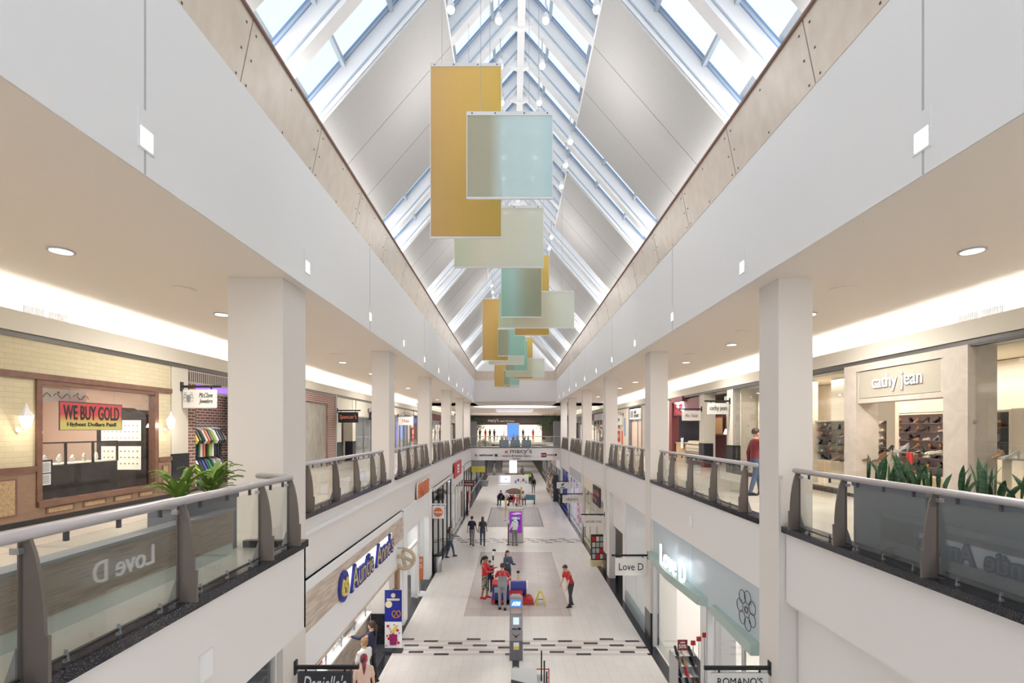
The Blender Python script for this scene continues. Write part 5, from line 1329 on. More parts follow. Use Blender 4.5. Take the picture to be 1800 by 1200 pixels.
# accessories shop
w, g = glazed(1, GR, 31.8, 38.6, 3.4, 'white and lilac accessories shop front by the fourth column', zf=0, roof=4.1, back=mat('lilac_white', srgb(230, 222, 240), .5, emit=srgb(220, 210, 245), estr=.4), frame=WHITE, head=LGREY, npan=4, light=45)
t = thing('poster', 'pink and white lettered poster in the accessories shop window', 'poster', (GR - .02, 33.0, .6)); MB().box(-.02, 0, 0, .9, 0, 2.0).build('sheet', mat('pink_poster', srgb(230, 190, 200), .6), t)
for q in range(4): lettering(('HOT', 'SALE', '3 for 2', '50%')[q], .6, .25, RED, (-.025, .45, 1.75 - q*.45), 'R', t)
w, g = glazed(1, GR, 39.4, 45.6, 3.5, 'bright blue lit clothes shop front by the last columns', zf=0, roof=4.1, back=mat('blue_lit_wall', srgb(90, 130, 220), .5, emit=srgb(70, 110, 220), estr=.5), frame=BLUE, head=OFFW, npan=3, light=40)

# ================================================================== FLOOR OBJECTS
t = thing('cash_machine', 'tall grey cash machine with a blue lit header in the middle of the hall', 'cash machine', (.09, 14.75, 0))
AG = mat('machine_grey', srgb(150, 146, 148), .4)
MB().box(-.2, .2, -.1, .28, 0, .62).build('lower_cabinet', mat('machine_dark', srgb(104, 104, 112), .45), t)
MB().prism([(-.14, .62), (.28, .62), (.28, 1.30), (.06, 1.30), (-.06, .98), (-.14, .94)], 'x', -.2, .2).build('console', AG, t)
MB().box(-.2, -.15, .05, .28, 1.3, 1.58).box(.15, .2, .05, .28, 1.3, 1.58).build('upright', AG, t)
MB().prism([(-.2, 1.56), (.2, 1.56), (.2, 1.84), (.12, 1.90), (-.12, 1.90), (-.2, 1.84)], 'y', .0, .28).build('header_box', AG, t)
hp = MB().box(-.165, .165, -.012, 0, 1.60, 1.82).build('header_panel', mat('machine_blue', srgb(70, 130, 190), .4, emit=srgb(70, 130, 195), estr=.7), t)
lettering('ATM', .26, .11, SIGNW, (0, -.016, 1.70), 'F', hp, shear=.25, bold=.03)
MB().add([(-.09, -.028, 1.07), (.09, -.028, 1.07), (.09, .045, 1.26), (-.09, .045, 1.26), (-.09, -.02, 1.06), (.09, -.02, 1.06), (.09, .06, 1.26), (-.09, .06, 1.26)], [(0,1,2,3),(7,6,5,4),(0,4,5,1),(1,5,6,2),(2,6,7,3),(3,7,4,0)]).build('screen', mat('screen_pale', srgb(190, 214, 226), .3, emit=srgb(190, 214, 230), estr=.6), t)
MB().box(-.12, .02, -.13, -.06, .955, .975).build('keypad', GRAPH, t); MB().box(.05, .14, -.13, -.05, .95, .99).build('card_slot', BLACK, t)
MB().prism([(-.13, .86), (-.02, .74), (0, .70), (.02, .74), (.13, .86), (.02, .78), (-.02, .78)], 'y', -.15, -.14).build('emblem', BLACK, t)
MB().box(-.08, .09, -.11, -.1, .34, .44).build('notice', YEL, t); MB().box(-.08, .09, -.11, -.1, .44, .56).build('label', WHITE, t)
# train ride
t = thing('ride_on_train', 'blue and red toy locomotive ride standing on the taupe tiles', 'train ride', (0, 19.35, 0))
t.location = (-.25, 19.3, 0)
TB = mat('train_blue', srgb(44, 50, 140), .35)
MB().box(-.58, .08, 0, .6, .18, .82).build('cab', TB, t)
MB().box(-.62, .12, -.02, .62, .10, .20).box(-.60, .10, -.015, .61, .78, .84).build('red_trim', RED, t)
MB().tube([(.08, .3, .6), (.80, .3, .6)], .27, 20).build('boiler', TB, t, smooth=False)
MB().tube([(.78, .3, .6), (.84, .3, .6)], .285, 20).tube([(.10, .3, .6), (.14, .3, .6)], .285, 20).build('boiler_band', mat('train_cream', srgb(236, 226, 200), .4), t)
MB().tube([(.45, .3, .85), (.45, .3, 1.22)], .045, 12).build('chimney', mat('train_cream2', srgb(226, 210, 170), .4), t); MB().tube([(.45, .3, 1.2), (.45, .3, 1.28)], .06, 12).build('chimney_cap', NAVY, t)
MB().box(.08, .62, -.02, .1, .34, .58).build('side_board', RED, t)
MB().prism([(.6, .04), (1.08, .04), (.98, .22), (.6, .34)], 'y', .0, .6).build('cow_catcher', RED, t)
for x_, y_ in ((-.35, -.02), (.02, -.02), (.38, -.02), (.38, .56)): MB().disc((x_, y_, .15), .13, 16, .05, 'y').build('wheel', BLACK, t)
MB().box(-.50, -.16, -.012, 0, .50, .72).build('name_plate', LGREY, t)
m_ = MB()
for q in range(5): m_.ball((-.5, -.012, .25 + q*.06), .012, 6).ball((.12 + q*.1, -.03, .46), .012, 6)
m_.build('rivet', WHITE, t)
t = thing('wet_floor_sign', 'yellow folding wet floor sign standing on the taupe tiles', 'floor sign', (1.09, 19.35, 0))
for s_ in (-1, 1): MB().prism([(s_*.04, .57), (s_*.0, .57), (s_*.19, 0), (s_*.24, 0)][::(1 if s_ > 0 else -1)], 'y', -.14, .14).build('leaf', YEL, t)
MB().prism([(-.12, .20), (.12, .20), (.11, .23), (-.11, .23)], 'y', -.01, .01).build('spreader', GREY, t)
# advertising board
t = thing('advertising_board', 'grey upright display board with a purple poster by the mosaic floor', 'advertising board', (.16, 29.9, 0))
MB().box(-.47, .47, 0, .3, .05, 2.15).build('housing', mat('board_putty', srgb(198, 194, 190), .5), t); MB().box(-.45, .45, .02, .28, 0, .05).build('plinth', GREY, t)
po = MB().box(-.38, .38, -.012, 0, .62, 1.95).build('poster', mat('poster_purple', srgb(132, 40, 168), .4, emit=srgb(132, 40, 168), estr=.5), t)
MB().box(-.25, .25, -.02, -.012, 1.45, 1.6).build('sky_strip', mat('pale_blue_print', srgb(190, 220, 240), .5), po); MB().box(-.25, .25, -.018, -.012, 1.1, 1.45).build('blue_panel', BLUE, po)
MB().prism([(-.3, 1.82), (.1, 1.9), (.36, 1.86), (.3, 1.78), (-.1, 1.74)], 'y', -.02, -.012).build('white_ribbon', WHITE, po)
t = thing('brochure_pole', 'black and white pole stand beside the purple poster board', 'stand', (-.30, 29.4, 0)); MB().lathe([(.12, 0), (.12, .02), (.02, .03)], 14).build('foot', BLACK, t)
MB().tube([(0, 0, .02), (0, 0, 1.35)], .03, 8).build('pole', BLACK, t); MB().box(-.06, .06, -.04, 0, 1.3, 1.5).build('cap_sign', WHITE, t)
t = thing('height_pole', 'tall black and white striped pole behind the train ride', 'pole', (-.88, 21.2, 0)); MB().lathe([(.13, 0), (.13, .02), (.02, .03)], 14).build('foot', BLACK, t)
for q in range(8): MB().tube([(0, 0, .02 + q*.21), (0, 0, .02 + (q + 1)*.21)], .035, 8).build('band', BLACK if q % 2 == 0 else WHITE, t)
MB().box(-.03, .12, -.03, .03, 1.68, 1.76).build('top_arm', BLACK, t)
for q, (x_, y_, nm) in enumerate(((-.6, 37.2, 'on the mosaic floor edge'), (.72, 44.2, 'beside the bench'))):
    t = thing('feather_banner', 'slim yellow feather banner ' + nm, 'banner', (x_, y_, 0)); MB().lathe([(.15, 0), (.02, .05)], 10).build('foot', GREY, t); MB().prism([(-.02, .05), (.05, .4), (.10, 1.7), (.04, 1.8), (-.05, 1.75)], 'y', -.01, .01).build('cloth', mat('amber_cloth', srgb(224, 184, 90), .6), t)
# near kiosk at the bottom of the view
t = thing('sales_kiosk', 'grey and white sales kiosk with red rails low in the middle of the view', 'kiosk', (.45, 11.9, 0))
MB().box(-.5, .35, -.5, .0, 0, .98).build('cabinet', LGREY, t)
MB().prism([(-.5, .98), (.0, 1.14), (0, .98)][::-1], 'x', -.5, .12).build('sloping_board', mat('board_grey', srgb(196, 198, 196), .4), t)
MB().prism([(-.5, 1.0), (-.5, 1.12), (.02, .99)], 'y', -.53, -.50).build('black_stripe', GRAPH, t)
for z_ in (.78, .95, 1.16): MB().tube([(.12, -.1, z_), (.42, -.1, z_)], .014, 6).build('red_rail', RED, t)
MB().tube([(.42, -.1, 0), (.42, -.1, 1.18)], .016, 6).build('red_upright', RED, t)
t = thing('information_display', 'small graphite upright display between the cash machine and the kiosk', 'display', (.07, 13.2, 0)); MB().box(-.09, .09, -.03, .03, .35, .72).build('panel', GRAPH, t); MB().box(-.11, .11, -.1, .1, 0, .05).box(-.015, .015, -.015, .015, .05, .4).build('stand', STEEL, t); MB().box(-.06, .06, -.035, -.03, .42, .55).build('print', LGREY, t)
for q, (x_, y_, h_) in enumerate(((.68, 11.6, 1.70), (.715, 11.1, 1.70), (.73, 10.5, 1.75))):
    t = thing('display_pole', 'slim black pole standing by the sales kiosk, %s of three' % ('tallest in view', 'middle', 'lowest in view')[q], 'pole', (x_, y_, 0), group='poles by the kiosk'); MB().tube([(0, 0, 0), (0, 0, h_)], .018, 8).build('shaft', BLACK, t); MB().lathe([(.13, 0), (.13, .02)], 14).build('foot', BLACK, t)
# seating area
for q, (x_, y_, m_, nm) in enumerate(((-.7, 45.4, BLACK, 'black slatted bench under the seated group'), (1.3, 45.6, mat('teal_bench', srgb(110, 150, 160), .5), 'teal bench beside the seated group'))):
    t = thing('bench', nm, 'bench', (x_, y_, 0)); MB().box(-.8, .8, -.25, .25, .4, .46).build('seat', m_, t); MB().box(-.8, .8, .2, .26, .46, .85).build('backrest', m_, t)
    for a in (-.7, .7): MB().box(a - .04, a + .04, -.22, .22, 0, .4).build('leg', BLACK, t)
def stroller(loc, label, c):
    t = thing('stroller', label, 'stroller', loc)
    MB().prism([(-.25, .35), (.2, .3), (.35, .75), (.25, .8), (.1, .5), (-.25, .48)], 'y', -.2, .2).build('seat', c, t)
    MB().prism([(.3, .75), (.1, 1.0), (-.1, .95), (-.05, .85), (.2, .72)], 'y', -.22, .22).build('hood', c, t)
    MB().tube([(-.35, -.22, .1), (.2, -.22, .6), (.55, -.22, 1.0), (.55, .22, 1.0), (.2, .22, .6), (-.35, .22, .1)], .015, 6).tube([(.4, -.22, .1), (.05, -.22, .45)], .015, 6).tube([(.4, .22, .1), (.05, .22, .45)], .015, 6).build('frame', STEEL, t)
    for x_ in (-.35, .4):
        for y_ in (-.24, .24): MB().disc((x_, y_, .1), .1, 14, .03, 'y').build('wheel', BLACK, t)
stroller((-.1, 44.6, 0), 'red and black stroller in front of the seated group', RED)
stroller((-4.1, 24.9, 0), 'grey stroller by the dark clothes shop', GREY) if False else None
# far white kiosk
t = thing('skincare_kiosk', 'white sales kiosk with a lit screen and arched brown front beyond the benches', 'kiosk', (.0, 52.6, 0))
MB().box(-1.6, 1.7, 0, 1.5, 0, 1.0).build('counter', WHITE, t); MB().box(-1.6, 1.7, .6, .8, 1.0, 2.0).build('back_panel', WHITE, t)
MB().prism([(.1 + 1.0*math.cos(a*PI/12), .02 + .62*math.sin(a*PI/12)) for a in range(13)], 'y', -.04, 0).build('arch_panel', noise_mat('arch_brown', srgb(120, 96, 88), srgb(140, 114, 104), (1, 1, 1), 8), t)
MB().box(-1.35, -.35, .55, .6, 1.25, 1.9).build('screen', mat('screen_white', srgb(230, 236, 255), .4, emit=srgb(230, 236, 255), estr=1.5), t); MB().box(-.95, -.65, .54, .55, 1.52, 1.60).build('screen_logo', BLUE, t)
MB().box(-.9, 1.1, .55, .6, 2.05, 2.25).build('name_board', mat('brown_board', srgb(130, 104, 96), .5), t)
for q in range(5): MB().box(.2 + q*.28, .35 + q*.28, .5, .6, 1.15 + .2*(q % 2), 1.4 + .2*(q % 2)).build('product_box', [GREY, BLUE, OFFW, DRED, MINT][q], t)
t = thing('lit_totem', 'bright white lit totem with a yellow base far down the hall', 'totem sign', (.0, 61, 0)); MB().box(-.45, .45, 0, .3, 1.45, 3.1).build('lit_panel', SIGNW, t); MB().box(-.45, .45, 0, .3, .9, 1.45).build('yellow_band', YEL, t); MB().box(-.48, .48, .02, .28, 0, .9).build('base', LGREY, t)
# far escalators and car display
for q, x_ in enumerate((-3.6, -2.2)):
    t = thing('escalator', 'escalator rising in the far hall, %s' % ('against the wall' if q == 0 else 'beside the aisle'), 'escalator', (x_, 74, 0))
    MB().prism([(0, 0), (1.2, 0), (9.5, 5.0), (9.5, 5.28), (8.6, 5.28), (0, .4)], 'x', -.45, .45).build('truss', STEEL, t)
    for s_ in (-.5, .5): MB().prism([(0, .4), (8.6, 5.28), (9.5, 5.28), (9.5, 6.1), (8.4, 6.1), (0, 1.2)], 'x', s_ - .02, s_ + .02).build('balustrade', SHOPG, t); MB().tube([(s_, 0, 1.2), (s_, 8.4, 6.1), (s_, 9.5, 6.1)], .05, 6).build('handrail', NAVY, t)
t = thing('display_vehicle', 'black and lime small car on show in the far hall', 'car', (1.9, 63, 0))
MB().prism([(-.85, .3), (.85, .3), (.85, .75), (.55, 1.35), (-.55, 1.35), (-.85, .75)], 'y', 0, 3.2).build('body', BLACK, t); MB().prism([(-.5, .85), (.5, .85), (.42, 1.28), (-.42, 1.28)], 'y', -.02, 0).build('windscreen', mat('lime_glass', srgb(170, 190, 90), .3), t)
for a in (-.8, .8):
    for b_ in (.6, 2.6): MB().disc((a - .1, b_, .32), .32, 16, .2, 'x').build('wheel', GRAPH, t)
# far shop fronts on both levels beyond the bridge
FC = [(48.5, 54, WHITE, 'white'), (54, 61, mat('tan_front2', srgb(190, 160, 130), .6), 'tan'), (61, 69, GRAPH, 'charcoal'), (69, 80, mat('plum', srgb(130, 70, 90), .6), 'plum')]
for s_, X_ in ((-1, -4.6), (1, 4.8)):
    for i, (a, b_, m_, nm) in enumerate(FC):
        w, g = glazed(s_, X_, a, b_, 2.9, '%s framed shop front in the far hall, %s beyond the bridge, %s side' % (nm, ORD[i], SIDE[s_]), zf=0, roof=4.1, frame=LGREY, head=m_, back=[WHITE, BEIGE, mat('violet_white', srgb(214, 208, 236), .6), OFFW][i], npan=3, light=90, nm='far_storefront')
struct('floor_far_gallery', MB().box(-14, -4.5, YE + 2, 80, 4.1, 5.0).box(4.7, 14, YE + 2, 80, 4.1, 5.0), WARMW)
for i, (x_, y_, z_, m_, tx) in enumerate(((-3.6, 50, 2.6, YEL, 'yellow'), (-3.7, 58, 3.2, BLUE, 'blue'), (-3.5, 47.5, 3.4, LGREY, 'pale grey'), (3.5, 62, 3.2, DRED, 'dark red'))):
    t = thing('blade_sign', 'small %s sign hung out in the far hall beyond the bridge' % tx, 'sign', (x_, y_, z_), group=None); MB().box(-.7, .7, 0, .08, 0, .6).build('board', m_, t); MB().box(-.02, .02, .02, .06, .6, 1.0 if z_ > 3 else .9).build('bracket', BLACK, t)
for i in range(6):
    t = thing('goods_shelf', 'tall shelf of dark goods beside the far aisle, %s along' % ORD[i], 'shelving', (3.9, 47 + i*1.6, 0), group='goods shelves beside the far aisle'); MB().box(0, .5, 0, 1.3, 0, 2.6).build('frame', GRAPH, t)
    rr = random.Random(i); m_ = [MB(), MB(), MB()]
    for z_ in range(6):
        for q in range(4): m_[rr.randrange(3)].box(-.06, 0, .05 + q*.3, .3 + q*.3, .1 + z_*.42, .1 + z_*.42 + rr.uniform(.15, .35))
    for q in range(3): m_[q].build('goods', [TAN, OFFW, BRN][q], t)['kind'] = 'stuff'

for i, (X_, y_, z_, d_, nm) in enumerate(((-3.06, 4.7, 4.5, 1, 'jeweller'), (4.50, 12.1, 4.55, -1, 'shoe boutique'))):
    t = thing('access_panel', 'small square access panel in the white balcony fascia, %s side' % nm, 'panel', (X_, y_, z_)); MB().box(0, d_*.012, 0, .22, 0, .3).build('frame', OFFW, t); MB().box(d_*.012, d_*.018, .02, .20, .02, .28).build('hatch_door', WHITE, t)
# ================================================================== UPPER LEVEL BEYOND THE BRIDGE
S1 = struct
S1('wall_store_end', MB().box(-14, 14, 88, 88.3, F2, C2), mat('brown_fascia', srgb(96, 84, 80), .6))
t = thing('department_storefront', 'dark brown department store front with white name letters at the very end', 'storefront', (0, 87.9, F2))
MB().box(-8, 8, -.2, 0, 2.9, 4.0).build('name_band', mat('dark_taupe', srgb(74, 68, 70), .5), t)
MB().box(-6.5, -.4, -.1, 0, 0, 2.6).box(.6, 5.2, -.1, 0, 0, 2.6).build('lit_window', mat('lit_window', srgb(236, 224, 208), .5, emit=srgb(236, 220, 200), estr=1.0), t)
lettering("macy's", 1.9, .8, WHITE, (-3.6, -.22, 3.35), 'F', t); lettering("men's & home", 2.6, .35, WHITE, (-1.1, -.22, 3.3), 'F', t)
for q in range(7):
    k_ = thing('mannequin', 'mannequin in the lit window of the far department store, %s along' % ORD[q], 'mannequin', ((-6, -5, -4.2, -3.4, -1.6, 1.8, 3.6)[q], 87.4, F2 + .05), group='mannequins in the far department store')
    MB().lathe([(.16, 0), (.12, .5), (.18, 1.0), (.24, 1.35), (.08, 1.5), (.1, 1.6), (.1, 1.75), (.03, 1.82)], 10, sy=.6).build('body', [BLACK, RED, BLACK, BLACK, WHITE, NAVY, RED][q], k_, smooth=True)
t = thing('display_screen', 'blue upright advertising screen before the far department store', 'screen', (.0, 75, F2)); MB().box(-.95, .95, 0, .4, 0, 2.75).build('housing', LGREY, t); MB().box(-.8, .8, -.02, 0, .35, 2.55).build('screen', mat('screen_blue2', srgb(70, 120, 220), .4, emit=srgb(70, 125, 225), estr=1.1), t)
LEAFT = noise_mat('tree_leaf', srgb(40, 66, 44), srgb(84, 112, 74), (1, 1, 1), 3, .7)
def tree(loc, label, h=3.6, r=1.5, seed=0, m=LEAFT):
    rr = random.Random(seed); t = thing('indoor_tree', label, 'tree', loc)
    MB().tube([(0, 0, 0), (.05, 0, h*.3), (0, 0, h*.55)], [.08, .06, .04], 7).build('trunk', BRN, t)
    mb = MB()
    for i in range(900):
        a, b_ = rr.uniform(0, 2*PI), math.acos(rr.uniform(-1, 1)); d = r*rr.uniform(.45, 1.0)*(1 + .15*math.sin(5*a))
        c = Vector((d*math.sin(b_)*math.cos(a), d*math.sin(b_)*math.sin(a), h*.68 + d*.72*math.cos(b_)))
        u = Vector((rr.gauss(0, 1), rr.gauss(0, 1), rr.gauss(0, 1))).normalized()*.14; v = u.cross(Vector((rr.gauss(0, 1), rr.gauss(0, 1), rr.gauss(0, 1)))).normalized()*.05
        mb.add([c - u, c + v, c + u, c - v], [(0, 1, 2, 3)])
    mb.build('foliage', m, t)
    MB().lathe([(.45, 0), (.55, .7), (.5, .72)], 14).build('pot', GREY, t); 
tree((5.0, 66.5, F2), 'large leafy indoor tree beyond the bridge on the boutique side', 3.7, 1.9, 1)
tree((-5.6, 66.5, F2), 'leafy indoor tree beyond the bridge on the jeweller side', 3.6, 1.7, 2)
tree((-3.6, 60, F2 - 5.28), 'tree with pale blossom rising beside the far court', 7.4, 1.0, 3, noise_mat('pale_leaf', srgb(120, 130, 110), srgb(190, 196, 180), (1, 1, 1), 3))
for q in range(3):
    x_ = (-.9, .2, 1.3)[q]
    t = thing('box_planter', 'dark planter on the bridge behind its glass railing, %s across' % ('first', 'middle', 'last')[q], 'planter', (x_, YE + .8, F2)); MB().box(-.45, .45, 0, .5, 0, .7).build('box', PLM, t); MB().box(-.43, .43, .02, .48, .7, .71).build('soil', SOIL, t)
    for z_ in range(2): snake((x_ - .2 + z_*.4, YE + 1.05, F2 + .71), 'snake plant in the %s bridge planter, %s clump' % (('first', 'middle', 'last')[q], ORD[z_]), 10, 60 + q*2 + z_, .6)
for q, x_ in enumerate((-4.6, 5.0)):
    S1('wall_bridge_pier', MB().box(x_ - .75, x_ + .75, YE + 4.6, YE + 5.2, F2, F2 + 2.6), GREY)
# oval and linear light coves in the far ceiling
EL = mat('recess_white', (.9, .93, 1), .6, emit=(.85, .9, 1), estr=.75)
o_ = MB().lathe([(1, 0), (1, .01)], 48, (0, 0, 0), sx=4.6, sy=3.4).build('ceiling_light_recess', EL, loc=(.2, 54, C2 - .02)); tag(o_, 'wide oval lit recess in the ceiling beyond the end wall', 'ceiling light')
for q, (y_, w_) in enumerate(((62, 2.4), (66, 2.5), (70, 2.5), (78, 5.5))):
    o_ = MB().box(-w_, w_, -.5, .5, 0, .01).build('ceiling_light_strip', EL, loc=(.2 if q < 3 else -1.2, y_, C2 - .02)); tag(o_, 'long narrow lit strip in the far ceiling, %s from the bridge' % ORD[q], 'ceiling light')
# bridge fascia lettering
BF = YE - .105
t = thing('bridge_signage', 'raised direction lettering across the white bridge front', 'sign', (.2, BF, 4.7))
lettering("macy's", 2.05, .60, GRAPH, (.55, -.01, .24), 'F', t, depth=.02)
m_ = MB(); m_.prism([((-.85) + .2*(1 if k_ % 2 == 0 else .45)*math.cos(PI/2 + k_*PI/5), .20 + .2*(1 if k_ % 2 == 0 else .45)*math.sin(PI/2 + k_*PI/5)) for k_ in range(10)], 'y', -.03, 0); m_.build('star_emblem', mat('star_coral', srgb(214, 96, 84), .5), t)
lettering("men's & home store", 2.7, .2, GRAPH, (.15, -.01, -.16), 'F', t, depth=.02); lettering('2nd Floor', .8, .12, GRAPH, (.15, -.01, -.42), 'F', t, depth=.02)
lettering('RESTROOMS', 1.3, .15, BLACK, (-2.75, -.01, -.12), 'F', t, depth=.02, bold=.02)
MB().disc((-3.75, -.02, -.12), .11, 18, .02, 'y').box(-1.95, -1.68, -.02, 0, -.25, .0).disc((3.85, -.02, -.08), .11, 18, .02, 'y').build('pictogram', GRAPH, t)
MB().prism([(-3.78, -.05), (-3.72, -.05), (-3.72, -.12), (-3.69, -.12), (-3.75, -.2), (-3.81, -.12), (-3.78, -.12)], 'y', -.03, -.02).build('arrow', WHITE, t)
MB().box(2.45, 2.95, -.02, 0, -.3, .1).build('red_square', DRED, t); lettering('jcp', .42, .18, WHITE, (2.7, -.025, -.1), 'F', t); lettering('enney', .85, .2, DRED, (3.3, -.01, -.12), 'F', t, depth=.02)

# ================================================================== PEOPLE
REMESH = []
def rm(o, vox):
    md = o.modifiers.new('join', 'REMESH'); md.mode = 'VOXEL'; md.voxel_size = vox; md.use_smooth_shade = True
    REMESH.append(o); return o
SK1, SK2, SK3 = mat('skin_light', srgb(216, 176, 152), .55), mat('skin_mid', srgb(176, 128, 100), .55), mat('skin_deep', srgb(110, 76, 58), .55)
HB_, HBL, HBR = mat('hair_black', srgb(36, 30, 30), .6), mat('hair_blonde', srgb(170, 134, 96), .6), mat('hair_brown', srgb(74, 52, 44), .6)
DENIM, CAMO = mat('denim', srgb(72, 88, 112), .8), noise_mat('camouflage', srgb(84, 88, 70), srgb(170, 166, 150), (1, 1, 1), 14, .8, 1, .48, .54)
def person(loc, face, label, h=1.72, skin=SK1, hair=HB_, top=RED, bottom=GRAPH, shoes=BLACK, hairstyle='short', lean=0, arms=((20, 10, 20), (-10, 10, 10)), stride=.12,
           seat=None, shorts=False, sleeve='short', overall=None, hood=False, head_tilt=0, vox=.014):
    """face: degrees, 0 looks at the camera; arms: (forward, outward, elbow bend) for each side; the figure looks towards local -Y"""
    t = thing('person', label, 'person', loc, R(face))
    s = h / 1.72
    V = lambda x, y, z: Vector((x*s, y*s, z*s))
    hipz = .92 if seat is None else seat + .1
    def up(p):                      # lean the upper body about the hips
        q = Vector(p) - V(0, 0, hipz); a = R(lean)
        return Vector((q.x, q.y*math.cos(a) - q.z*math.sin(a), q.y*math.sin(a) + q.z*math.cos(a))) + V(0, 0, hipz)
    dz = hipz - .92
    body, shirt, pants = MB(), MB(), MB()
    def E_(mb, pts, rs, n=10): mb.tube(pts, [r*s for r in rs], n); [mb.ball(pts[i], rs[i]*s*.99, 8) for i in (0, len(pts) - 1)]
    # trunk: flattened lofted rings
    def trunk(mb, k, z0=.86, z1=1.44):
        prof = [(.86, .150, .105), (.94, .158, .112), (1.04, .135, .098), (1.14, .135, .098), (1.26, .160, .108), (1.36, .170, .100), (1.42, .130, .080), (1.46, .07, .06)]
        prof = [p for p in prof if z0 - .01 <= p[0] <= z1 + .03]
        n = 16; vs, fs = [], []
        for (z, a, b_) in prof:
            for q in range(n):
                an = 2*PI*q/n
                vs.append(up(V((a + k)*math.cos(an), (b_ + k)*math.sin(an), z + dz)))
        for i in range(len(prof) - 1):
            for q in range(n): fs.append((i*n+q, i*n+(q+1)%n, (i+1)*n+(q+1)%n, (i+1)*n+q))
        fs += [list(range(n))[::-1], [(len(prof)-1)*n + q for q in range(n)]]
        mb.add(vs, fs)
    trunk(body, 0)
    # neck and head
    ht = R(head_tilt)
    def hd(x, y, z):
        q = Vector((x*s, y*s*math.cos(ht) - z*s*math.sin(ht), y*s*math.sin(ht) + z*s*math.cos(ht))); return up(V(0, -.01, 1.49 + dz)) + q
    E_(body, [up(V(0, 0, 1.42 + dz)), hd(0, 0, .05)], [.056, .052])
    n = 12; vs, fs = [], []
    hp_ = [(-.005, .035, .04, -.025), (.02, .055, .07, -.012), (.05, .066, .084, -.004), (.09, .074, .094, .0), (.13, .077, .098, .004), (.17, .072, .092, .006), (.20, .055, .070, .006), (.222, .02, .03, .006)]
    for (z, a, b_, oy) in hp_:
        for q in range(n): vs.append(hd(a*math.cos(2*PI*q/n), oy + b_*math.sin(2*PI*q/n), z))
    for i in range(len(hp_) - 1):
        for q in range(n): fs.append((i*n+q, i*n+(q+1)%n, (i+1)*n+(q+1)%n, (i+1)*n+q))
    fs += [list(range(n))[::-1], [(len(hp_)-1)*n + q for q in range(n)]]
    body.add(vs, fs)
    body.tube([hd(0, -.085, .115), hd(0, -.115, .078), hd(0, -.088, .070)], [.010*s, .017*s, .010*s], 6)      # nose
    for sx in (-1, 1): body.ball(hd(sx*.078, .005, .095), .022*s, 6, sz=1.4)                                   # ears
    # arms and hands
    for sd, (fw, ow, el) in zip((-1, 1), arms):
        sh = V(sd*.178, 0, 1.375 + dz); f_, o2, e_ = R(fw), R(ow), R(el)
        d1 = Vector((sd*math.sin(o2), -math.sin(f_)*math.cos(o2), -math.cos(f_)*math.cos(o2)))
        elb = sh + d1*.285*s
        d2 = Vector((sd*math.sin(o2)*(1 - el/120.0), -math.sin(f_ + e_), -math.cos(f_ + e_))).normalized()
        wr = elb + d2*.245*s; hn = wr + d2*.075*s
        SH_, EL_, WR, HN = map(up, (sh, elb, wr, hn))
        E_(body, [SH_, (SH_*.5 + EL_*.5), EL_], [.052, .047, .038]); E_(body, [EL_, (EL_*.6 + WR*.4), WR], [.038, .036, .025])
        dd = (HN - WR).normalized(); side = dd.cross(Vector((0, 1, 0)) if abs(dd.y) < .8 else Vector((0, 0, 1))).normalized()
        E_(body, [WR, WR + (HN - WR)*.55, HN], [.024, .034, .030], 8)
        nrm = dd.cross(side).normalized()
        for q in range(4):
            b0 = HN + side*(q - 1.5)*.018*s; L = (.062, .074, .068, .052)[q]*s
            body.tube([b0, b0 + dd*L*.5, b0 + dd*L*.88 + nrm*.018*s], [.010*s, .0095*s, .008*s], 6)
        b0 = WR + (HN - WR)*.3 - side*.025*s
        body.tube([b0, b0 + dd*.035*s - side*.025*s, b0 + dd*.07*s - side*.03*s], [.012*s, .011*s, .009*s], 6)
        if sleeve == 'short': E_(shirt, [up(sh + Vector((-sd*.02, 0, 0))), SH_*.35 + EL_*.65], [.068, .060])
        else: E_(shirt, [up(sh + Vector((-sd*.02, 0, 0))), EL_], [.068, .054]); E_(shirt, [EL_, EL_*.08 + WR*.92], [.054, .040])
    trunk(shirt, .016, .90 if overall is None else 1.0, 1.44)
    # legs
    sh_m = MB()
    for sd in (-1, 1):
        hip = V(sd*.088, 0, hipz - .02)
        if seat is None:
            st = stride*sd
            kn = V(sd*.095, -st*.6 - .02, .49); an = V(sd*.10, -st + (.03 if st < 0 else 0), .085)
        else:
            kn = V(sd*.13, -.42, hipz - .03); an = V(sd*.13, -.44, .085)
        E_(body, [hip, hip*.5 + kn*.5, kn], [.082, .070, .052]); E_(body, [kn, kn*.65 + an*.35, an], [.052, .052, .034])
        ft = an + V(0, -.15, -.06)
        if shorts: E_(pants, [hip, kn + (an - kn)*.12], [.098, .082])
        else: E_(pants, [hip, kn], [.094, .066]); E_(pants, [kn, an + V(0, 0, .015)], [.066, .050])
        E_(body, [an, an + V(0, -.02, -.045)], [.034, .034])
        sh_m.tube([an + V(0, .055, -.045), an + V(0, .0, -.03), an + V(0, -.09, -.045), an + V(0, -.175, -.058)], [.034*s, .046*s, .042*s, .022*s], 8)
        sh_m.box((an.x - .045*s), (an.x + .045*s), an.y - .18*s, an.y + .08*s, 0 if seat is None or True else 0, .025*s)
    trunk(pants, .014, .86, 1.04)
    rm(part(body, 'body', skin, t), vox); rm(part(shirt, 'shirt', top, t), vox*1.2); rm(part(pants, 'trousers', bottom, t), vox*1.2)
    part(sh_m, 'shoes', shoes, t, smooth=True)
